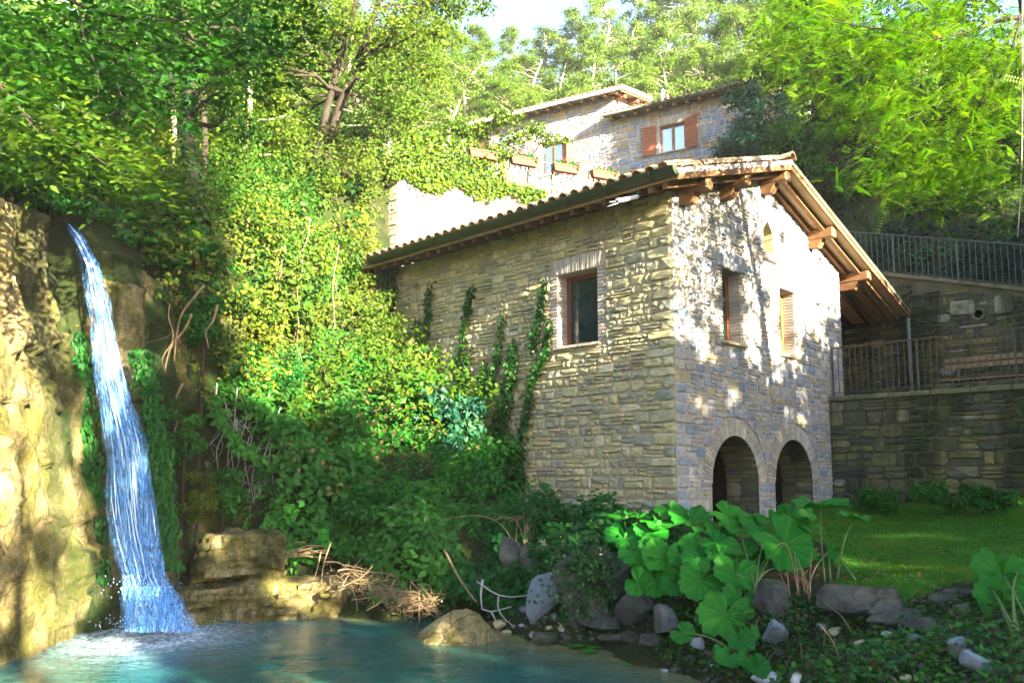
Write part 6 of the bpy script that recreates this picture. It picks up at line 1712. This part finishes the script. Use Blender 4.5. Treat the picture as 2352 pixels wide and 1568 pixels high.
butterbur("butterbur with a holed pale leaf facing the viewer, at the clump's lawn side", fC, L3([(1500, 330, 9.4, 260, 24, 10), (1385, 360, 9.3, 250, 22, -6), (1620, 300, 9.5, 230, 20, 2), (1480, 610, 8.9, 230, 42, 12), (1360, 725, 8.6, 300, 48, 4), (1400, 520, 9.0, 230, 34, 0), (1740, 490, 8.7, 420, 50, 4), (1600, 440, 9.0, 240, 30, 6), (1330, 640, 8.9, 240, 40, 0), (1560, 560, 9.0, 200, 34, 10), (1790, 300, 9.3, 260, 62, 34), (1850, 255, 9.4, 220, 30, 20), (1700, 670, 8.5, 110, 20, 10)]), 3)
fD = ground_hit(1905, 1340, 6, 14)
butterbur("tall umbrella-leaved butterbur standing against the lawn right of the clump", fD, L4([(370, 195, 8.9, 370, 6, -4), (630, 290, 9.1, 210, 8, 10), (455, 545, 8.6, 140, 75, 60), (300, 370, 9.2, 170, 12, 0), (400, 620, 8.7, 120, 40, -40)]), 4)
fE = ground_hit(1668, 1452, 5, 13)
butterbur("low pair of round butterbur leaves at the pool's edge below the clump", fE, L3([(1285, 1035, 8.2, 370, 56, -4), (1395, 925, 8.35, 250, 52, 10), (1110, 1060, 8.5, 130, 70, -60)]), 5)
fF = ground_hit(1690, 1530, 5, 12)
butterbur("small young butterbur at the water's edge near the bottom of the picture", fF, L3([(1400, 1240, 7.7, 190, 50, 0), (1290, 1380, 7.2, 160, 40, -10), (1250, 1320, 7.3, 110, 44, 0), (1530, 1440, 7.0, 180, 48, 10), (1440, 1390, 7.1, 130, 52, -20), (950, 1180, 8.2, 160, 60, -20), (1480, 1180, 7.8, 120, 40, 10)]), 6)
fG = ground_hit(2330, 1480, 4, 11)
butterbur("butterbur cut off by the right edge, below the lawn", fG, L4([(1790, 745, 7.0, 420, 46, -6), (1880, 850, 6.9, 330, 34, 4), (1690, 840, 7.0, 230, 64, -30), (1760, 980, 6.8, 380, 50, 0), (1900, 690, 7.1, 260, 30, 10), (1800, 1195, 6.4, 260, 44, 0), (1860, 1310, 6.2, 390, 40, -4), (1930, 1130, 6.5, 240, 40, 0), (1740, 1450, 6.0, 340, 58, -8), (1930, 1430, 6.0, 280, 44, 6)]), 7)
butterbur("two round yellow-green butterbur leaves on the bramble bank by the brush pile", ground_hit(755, 1275, 6, 16), [(743, 1228, 11.7, 30, 60, -10), (752, 1250, 11.6, 24, 60, 10), (735, 1240, 11.7, 20, 50, 0)], 8)
# leaves floating at the pool's dark edge
for i, (px, py, d) in enumerate([(1320, 1482, 34), (1345, 1478, 26), (1362, 1484, 34), (1395, 1478, 40), (1352, 1494, 34), (1420, 1480, 24), (1300, 1476, 20), (1440, 1526, 16)]):
    p = atz(px, py, .012); v, f, tn = butterbur_leaf(d * p[1] / FPX * 1.2, 700 + i)
    g = Geo().add(v * [1, 1, .12] + [0, 0, .006], f, .6); o = g.build("floating_leaf", bmat, None, True); o.location = tuple(p)
    tag(o, "green leaf floating flat on the dark water below the boulders", "leaf", "leaves floating by the boulders")

# ================================================================== brush, sticks, reeds
bp = empty("brush_pile", at(915, 1380, 11.0), 0, "tangled pile of pale driftwood twigs and dry stems at the water's edge", "brush pile")
bo = np.array(bp.location)
for i in range(62):
    t = RNG.random(); px = 775 + 225 * t + RNG.normal() * 14; py = 1300 + 85 * t + RNG.normal() * 18 + 10
    if i > 48: px, py = 945 + RNG.normal() * 26, 1385 + RNG.normal() * 9
    c = at(px, min(py, 1405), 11.25 - .35 * t + RNG.normal() * .12)
    d = unit(np.array([RNG.normal() + .5, RNG.normal() * .6, RNG.normal() * .45 - .18])); L_ = RNG.uniform(.2, .65)
    p = curve([c - bo - d * L_ / 2, c - bo + RNG.normal(size=3) * .06, c - bo + d * L_ / 2 + RNG.normal(size=3) * .05], 8)
    Geo().tube(p, np.linspace(1, .4, 8) * RNG.uniform(.006, .014), 5).build("twig", M["twig"], bp, True)
g = Geo()
for i in range(520):
    t = RNG.random(); c = at(790 + 200 * t + RNG.normal() * 20, 1320 + 72 * t + RNG.normal() * 16, 11.2 - .3 * t + RNG.normal() * .15) - bo
    d = unit(np.array([RNG.normal(), RNG.normal() * .6, RNG.normal() * .5 - .2])) * RNG.uniform(.05, .16)
    g.tube([c, c + d * .5 + RNG.normal(size=3) * .01, c + d], [.004, .003, .002], 3)
g.build("stems", M["twig"], bp, kind="stuff")
def stick(label, pts, r, mat, cat="stick", name="stick", side=()):
    p = [at(*q) for q in pts]; root = empty(name, p[0], 0, label, cat)
    Geo().tube(curve(p, 16) - p[0], np.linspace(r, r * .45, 16), 6).build("stem", M[mat], root, True)
    for s_ in side:
        Geo().tube(curve([at(*q) for q in s_], 10) - p[0], np.linspace(r * .7, r * .3, 10), 5).build("side_branch", M[mat], root, True)
    return root
stick("dead blue-grey branch curving out of the water behind the pale rock", [(1108, 1330, 10.4), (1104, 1365, 10.35), (1107, 1400, 10.3)], .017, "twig_grey", "branch", "dead_branch",
      [[(1095, 1335, 10.4), (1120, 1352, 10.3), (1145, 1368, 10.25), (1180, 1372, 10.2), (1215, 1365, 10.2)], [(1145, 1368, 10.25), (1142, 1390, 10.2), (1152, 1415, 10.1), (1180, 1438, 10.0)], [(1107, 1398, 10.3), (1130, 1405, 10.2), (1175, 1392, 10.2)], [(1128, 1404, 10.2), (1142, 1430, 10.1)]])
stick("long pale stick leaning down the bank behind the dead branch", [(1020, 1262, 11.3), (1050, 1320, 11.0), (1078, 1362, 10.7), (1094, 1382, 10.5)], .020, "twig")
stick("pale fallen stem lying across the brambles in the shade", [(885, 1166, 12.1), (915, 1160, 12.1), (945, 1164, 12.1), (975, 1156, 12.2)], .014, "twig_grey")
stick("thin brown stem slanting through the brambles", [(865, 1166, 12.2), (895, 1200, 12.0), (910, 1235, 11.8)], .012, "twig")
stick("pale upright stick standing in the ledge's ferns at the pool's edge", [(738, 1262, 11.5), (730, 1300, 11.3), (722, 1330, 11.2)], .012, "twig")
for i in range(12):
    px = 1180 + 58 * RNG.random(); p = at(px, 1215 + RNG.random() * 24, 11.6); L_ = RNG.uniform(.18, .4); bend = RNG.normal() * .18
    root = empty("dry_reed", p, 0, "bent dry reed stem in the small tuft above the leaning slabs", "reed", "dry reeds above the slabs")
    Geo().tube(curve([(0, 0, -.12), (bend * .3, 0, L_ * .6), (bend, 0, L_), (bend * 2, -.03, L_ * .75)], 10), np.linspace(.008, .004, 10), 4).build("stem", M["twig"], root, True)
for i in range(16):
    px, py = [(1835, 1330), (1850, 1325), (1815, 1350), (1860, 1345)][i % 4] if i < 8 else (RNG.uniform(1640, 1990), RNG.uniform(1455, 1545))
    p = ground_hit(px, py + 40 if i < 8 else py, 4, 12); L_ = RNG.uniform(.3, .55) if i < 8 else RNG.uniform(.12, .28)
    root = empty("dead_stalk", p, 0, "thin dead plant stalk sticking up beside the clay pipe" if i < 8 else "short dead stalk sticking out of the dark litter on the bank", "stalk", "dead stalks by the pipe" if i < 8 else "dead stalks on the bank")
    b_ = RNG.normal() * .12
    Geo().tube(curve([(0, 0, -.03), (b_ * .4, 0, L_ * .6), (b_, 0, L_)] + ([(b_ * 2, 0, L_ * .8)] if i % 3 == 0 else []), 9), np.linspace(.008, .003, 9), 4).build("stem", M["twig"], root, True)
for i in range(22):                                            # dry straw lying on the ledge by the pile
    p = at(680 + RNG.normal() * 26, 1268 + RNG.normal() * 7, 11.55 + RNG.normal() * .1)
    d = np.array([RNG.uniform(.2, .5) * RNG.choice([-1, 1]), RNG.normal() * .1, RNG.normal() * .06])
    root = empty("straw", p, 0, "dry straw stem lying on the grassy top of the pale ledge", "straw", "dry straws on the ledge")
    Geo().tube(curve([-d * .5, RNG.normal(size=3) * .03, d * .5], 7), .005, 4).build("stem", M["twig"], root, True)

# ================================================================== unseen trees behind the viewer, crowns shaped to shade the glen
def shade_point(s, t, y=-16.0):
    """where the sun ray that ends at mill-frame (s, 0, t) passes y"""
    k = -y; h_ = math.hypot(SUN_TO.x, SUN_TO.y)
    sx = (SUN_TO.x * MB_[0] + SUN_TO.y * MB_[1]) / h_; sy = (SUN_TO.x * MA_[0] + SUN_TO.y * MA_[1]) / h_
    q = k / -sy
    return mill(s + sx * q, y, t + q * SUN_TO.z / h_)
SHADE = [(-7.1, -5.1, .4, 6.6, 12), (-5.1, -.6, -3.2, 3.4, 10), (-.6, 5.6, -2.5, 3.9, 13), (5.6, 8.6, -2.5, 4.8, 12), (8.8, 15, -2.5, 12, 11), (-1.15, .45, 2.0, 4.6, 7), (-5.2, -3.3, 3.2, 4.5, 8), (-8.6, -4.7, 6.6, 9.8, 5), (9.3, 16.2, 11.6, 16.4, 8)]
STL = ["slender streamside tree behind the viewer that shades the waterfall", "broad streamside tree behind the viewer that shades the pool", "dense streamside tree that shades the lower gable", "streamside tree that shades the terrace", "tall streamside tree that shades the right slope", "narrow streamside tree that shades the long wall", "small-crowned streamside tree that shades the brambles", "tallest streamside tree, shading the valley above the fall", "very tall streamside tree that shades the trees above the slope railing"]
_h = math.hypot(SUN_TO.x, SUN_TO.y)
_sx = (SUN_TO.x * MB_[0] + SUN_TO.y * MB_[1]) / _h; _sy = (SUN_TO.x * MA_[0] + SUN_TO.y * MA_[1]) / _h; _st = SUN_TO.z / _h
def sun_st(p):
    p = np.asarray(p, float).reshape(-1, 3); d = p - MO
    x, y = d @ MB_, d @ MA_; q = y / _sy
    return np.stack([x - _sx * q, p[:, 2] - _st * q], 1)
# holes cut in the unseen crowns to let flecks of sun into the shade
GAPS = [(1058, 1430, 9.85, .30), (1030, 1445, 9.9, .22), (1270, 1255, 11.1, .26), (1225, 1275, 11.0, .26), (1190, 1310, 10.8, .16), (1762, 1150, 14.2, .15), (1758, 1190, 14.2, .12), (1560, 1180, 9.7, .15), (1425, 1185, 9.9, .13), (1440, 1240, 9.6, .12), (720, 1360, 11.3, .30), (650, 1345, 11.2, .22), (800, 1330, 11.4, .18), (900, 1375, 11.0, .26), (960, 1390, 11.0, .2), (985, 1290, 11.6, .22), (700, 1270, 11.6, .2), (1100, 1290, 11.6, .12), (1240, 1225, 11.9, .16), (520, 1240, 11.3, .2), (930, 1010, 13.8, .25), (1820, 700, 14, .1), (480, 1250, 11.0, .18)]
_G = np.array([[*sun_st(at(px, py, Y))[0], r] for px, py, Y, r in GAPS])
def in_gap(p):
    q = sun_st(p); d = np.hypot(q[:, None, 0] - _G[None, :, 0], (q[:, None, 1] - _G[None, :, 1]))
    return (d < _G[None, :, 2] * (1 + .25 * vnoise(q.repeat(1, 0) @ np.array([[3., 0, 0], [0, 3., 0]]))[:, None])).any(1)
def shade_tree(label, cl, n_l, lf, shell, top):
    ctr = np.mean([c[0] for c in cl], axis=0); b = np.array([ctr[0], ctr[1], hz(ctr[0], ctr[1]) - .1])
    return make_tree("streamside_tree", label, b, [[(*b, .2), (*(b + (ctr - b) * .5 + [.1, 0, 0]), .15), (*(ctr + [0, 0, top]), .05)]], cl, n_l, lf, M["leaf_wood"], M["bark"], shell=shell, reject=in_gap)
for i, (s0, s1, t0, t1, lai) in enumerate(SHADE):
    yk = -16.0 - (i % 3) * 1.5; cl = []; area = (s1 - s0) * (t1 - t0)
    for s in np.arange(s0 + .4, s1 - .15, .6):
        for t in np.arange(t0, t1 - .3, .6):
            r = RNG.uniform(.55, .75)
            cl.append((shade_point(s + RNG.normal() * .12, t + RNG.normal() * .12, yk + RNG.normal() * .6), (r, r, r * .85)))
    shade_tree(STL[i], cl, int(area * lai / .0196), .28, 1.0, (t1 - t0) * .35)
# unseen sprays shaped to dapple the gable with shadow, placed along the sun's path
def gable_st(px, py):
    q = to_mill(on_plane(px, py, MO, MA_)); return q[0], q[2]
cl = []
for px, py, r in [(1645, 600, .30), (1690, 540, .28), (1700, 620, .36), (1655, 690, .32), (1740, 560, .30), (1705, 705, .36), (1755, 690, .30), (1600, 730, .24), (1795, 545, .20), (1780, 470, .16), (1725, 450, .15), (1795, 750, .34), (1640, 770, .36), (1900, 840, .26), (1580, 800, .34), (1700, 800, .36), (1760, 830, .34), (1880, 700, .12), (1910, 640, .14), (1640, 500, .14), (1885, 600, .12)]:
    s, t = gable_st(px, py); cl.append((shade_point(s, t, -11 + RNG.normal() * .5), (r, r, r * .9)))
shade_tree("thin-leaved young tree behind the viewer that dapples the upper gable", cl, 3600, .13, .8, .4)
cl = [(shade_point(RNG.uniform(-9.5, -7.0), RNG.uniform(-.5, 5.2), -14), (RNG.uniform(.2, .5),) * 3) for k in range(16)]
shade_tree("thin-leaved tree behind the viewer that dapples the cliff", cl, 3500, .15, .8, .4)

cl = [(shade_point(RNG.uniform(13.6, 17.6), RNG.uniform(16.4, 19.4), 4 + RNG.normal() * .5), (RNG.uniform(.35, .6),) * 3) for k in range(34)]  # added tree, its crown set on the sun rays to shade the upper house
b_ = mill(15.6, 4.2, 0); b_[2] = hz(b_[0], b_[1]) - .1
make_tree("slope_tree", "tall thin-crowned tree at the top of the picture right of the upper house", b_, [[(*b_, .12), (*(b_ + [.2, 0, 4]), .09), (*mill(15.6, 4, 18.5), .03)]], cl, 9500, .16, M["leaf_wood"], M["bark"], shell=.8)
# unseen trees added beyond the right edge to cut sky light on terrace and lawn
for i, (sx, sy, z0, z1) in enumerate([(7.6, -7.4, 6.0, 10.0), (8.8, -8.6, 4.5, 10.5), (5.2, -10.5, 4.6, 8.0)]):
    cl = []
    for k in range(26):
        p = mill(sx + RNG.normal() * 1.2, sy + RNG.normal() * 1.2, RNG.uniform(z0, z1)); cl.append((p, (RNG.uniform(.7, 1.1),) * 2 + (.5,)))
    b = mill(sx, sy, 0); b[2] = hz(b[0], b[1]) - .05
    make_tree("terrace_tree", ["leafy tree beyond the right edge whose canopy roofs the terrace", "large leafy tree beyond the right edge on the valley side", "leafy tree beyond the right edge standing on the lawn"][i], b, [[(*b, .16), (*mill(sx, sy, z0), .12), (*mill(sx, sy, z1), .04)]], cl, 9000, .24, M["leaf_wood"], M["bark"], shell=.9)
# ================================================================== sunlit air over the glen
hb = Geo(); hb.box((-48, -18, -2.2), (50, 92, 42.6)); 
hm, nt, out = new_mat("haze")
pv = N(nt, "ShaderNodeVolumePrincipled"); pv.inputs["Color"].default_value = (.92, .95, 1, 1); pv.inputs["Density"].default_value = .0004; pv.inputs["Anisotropy"].default_value = 0.0
nt.links.new(pv.outputs[0], out.inputs["Volume"])
tag(hb.build("haze", hm), "thin sunlit haze over the glen and hillside", None, kind="stuff")
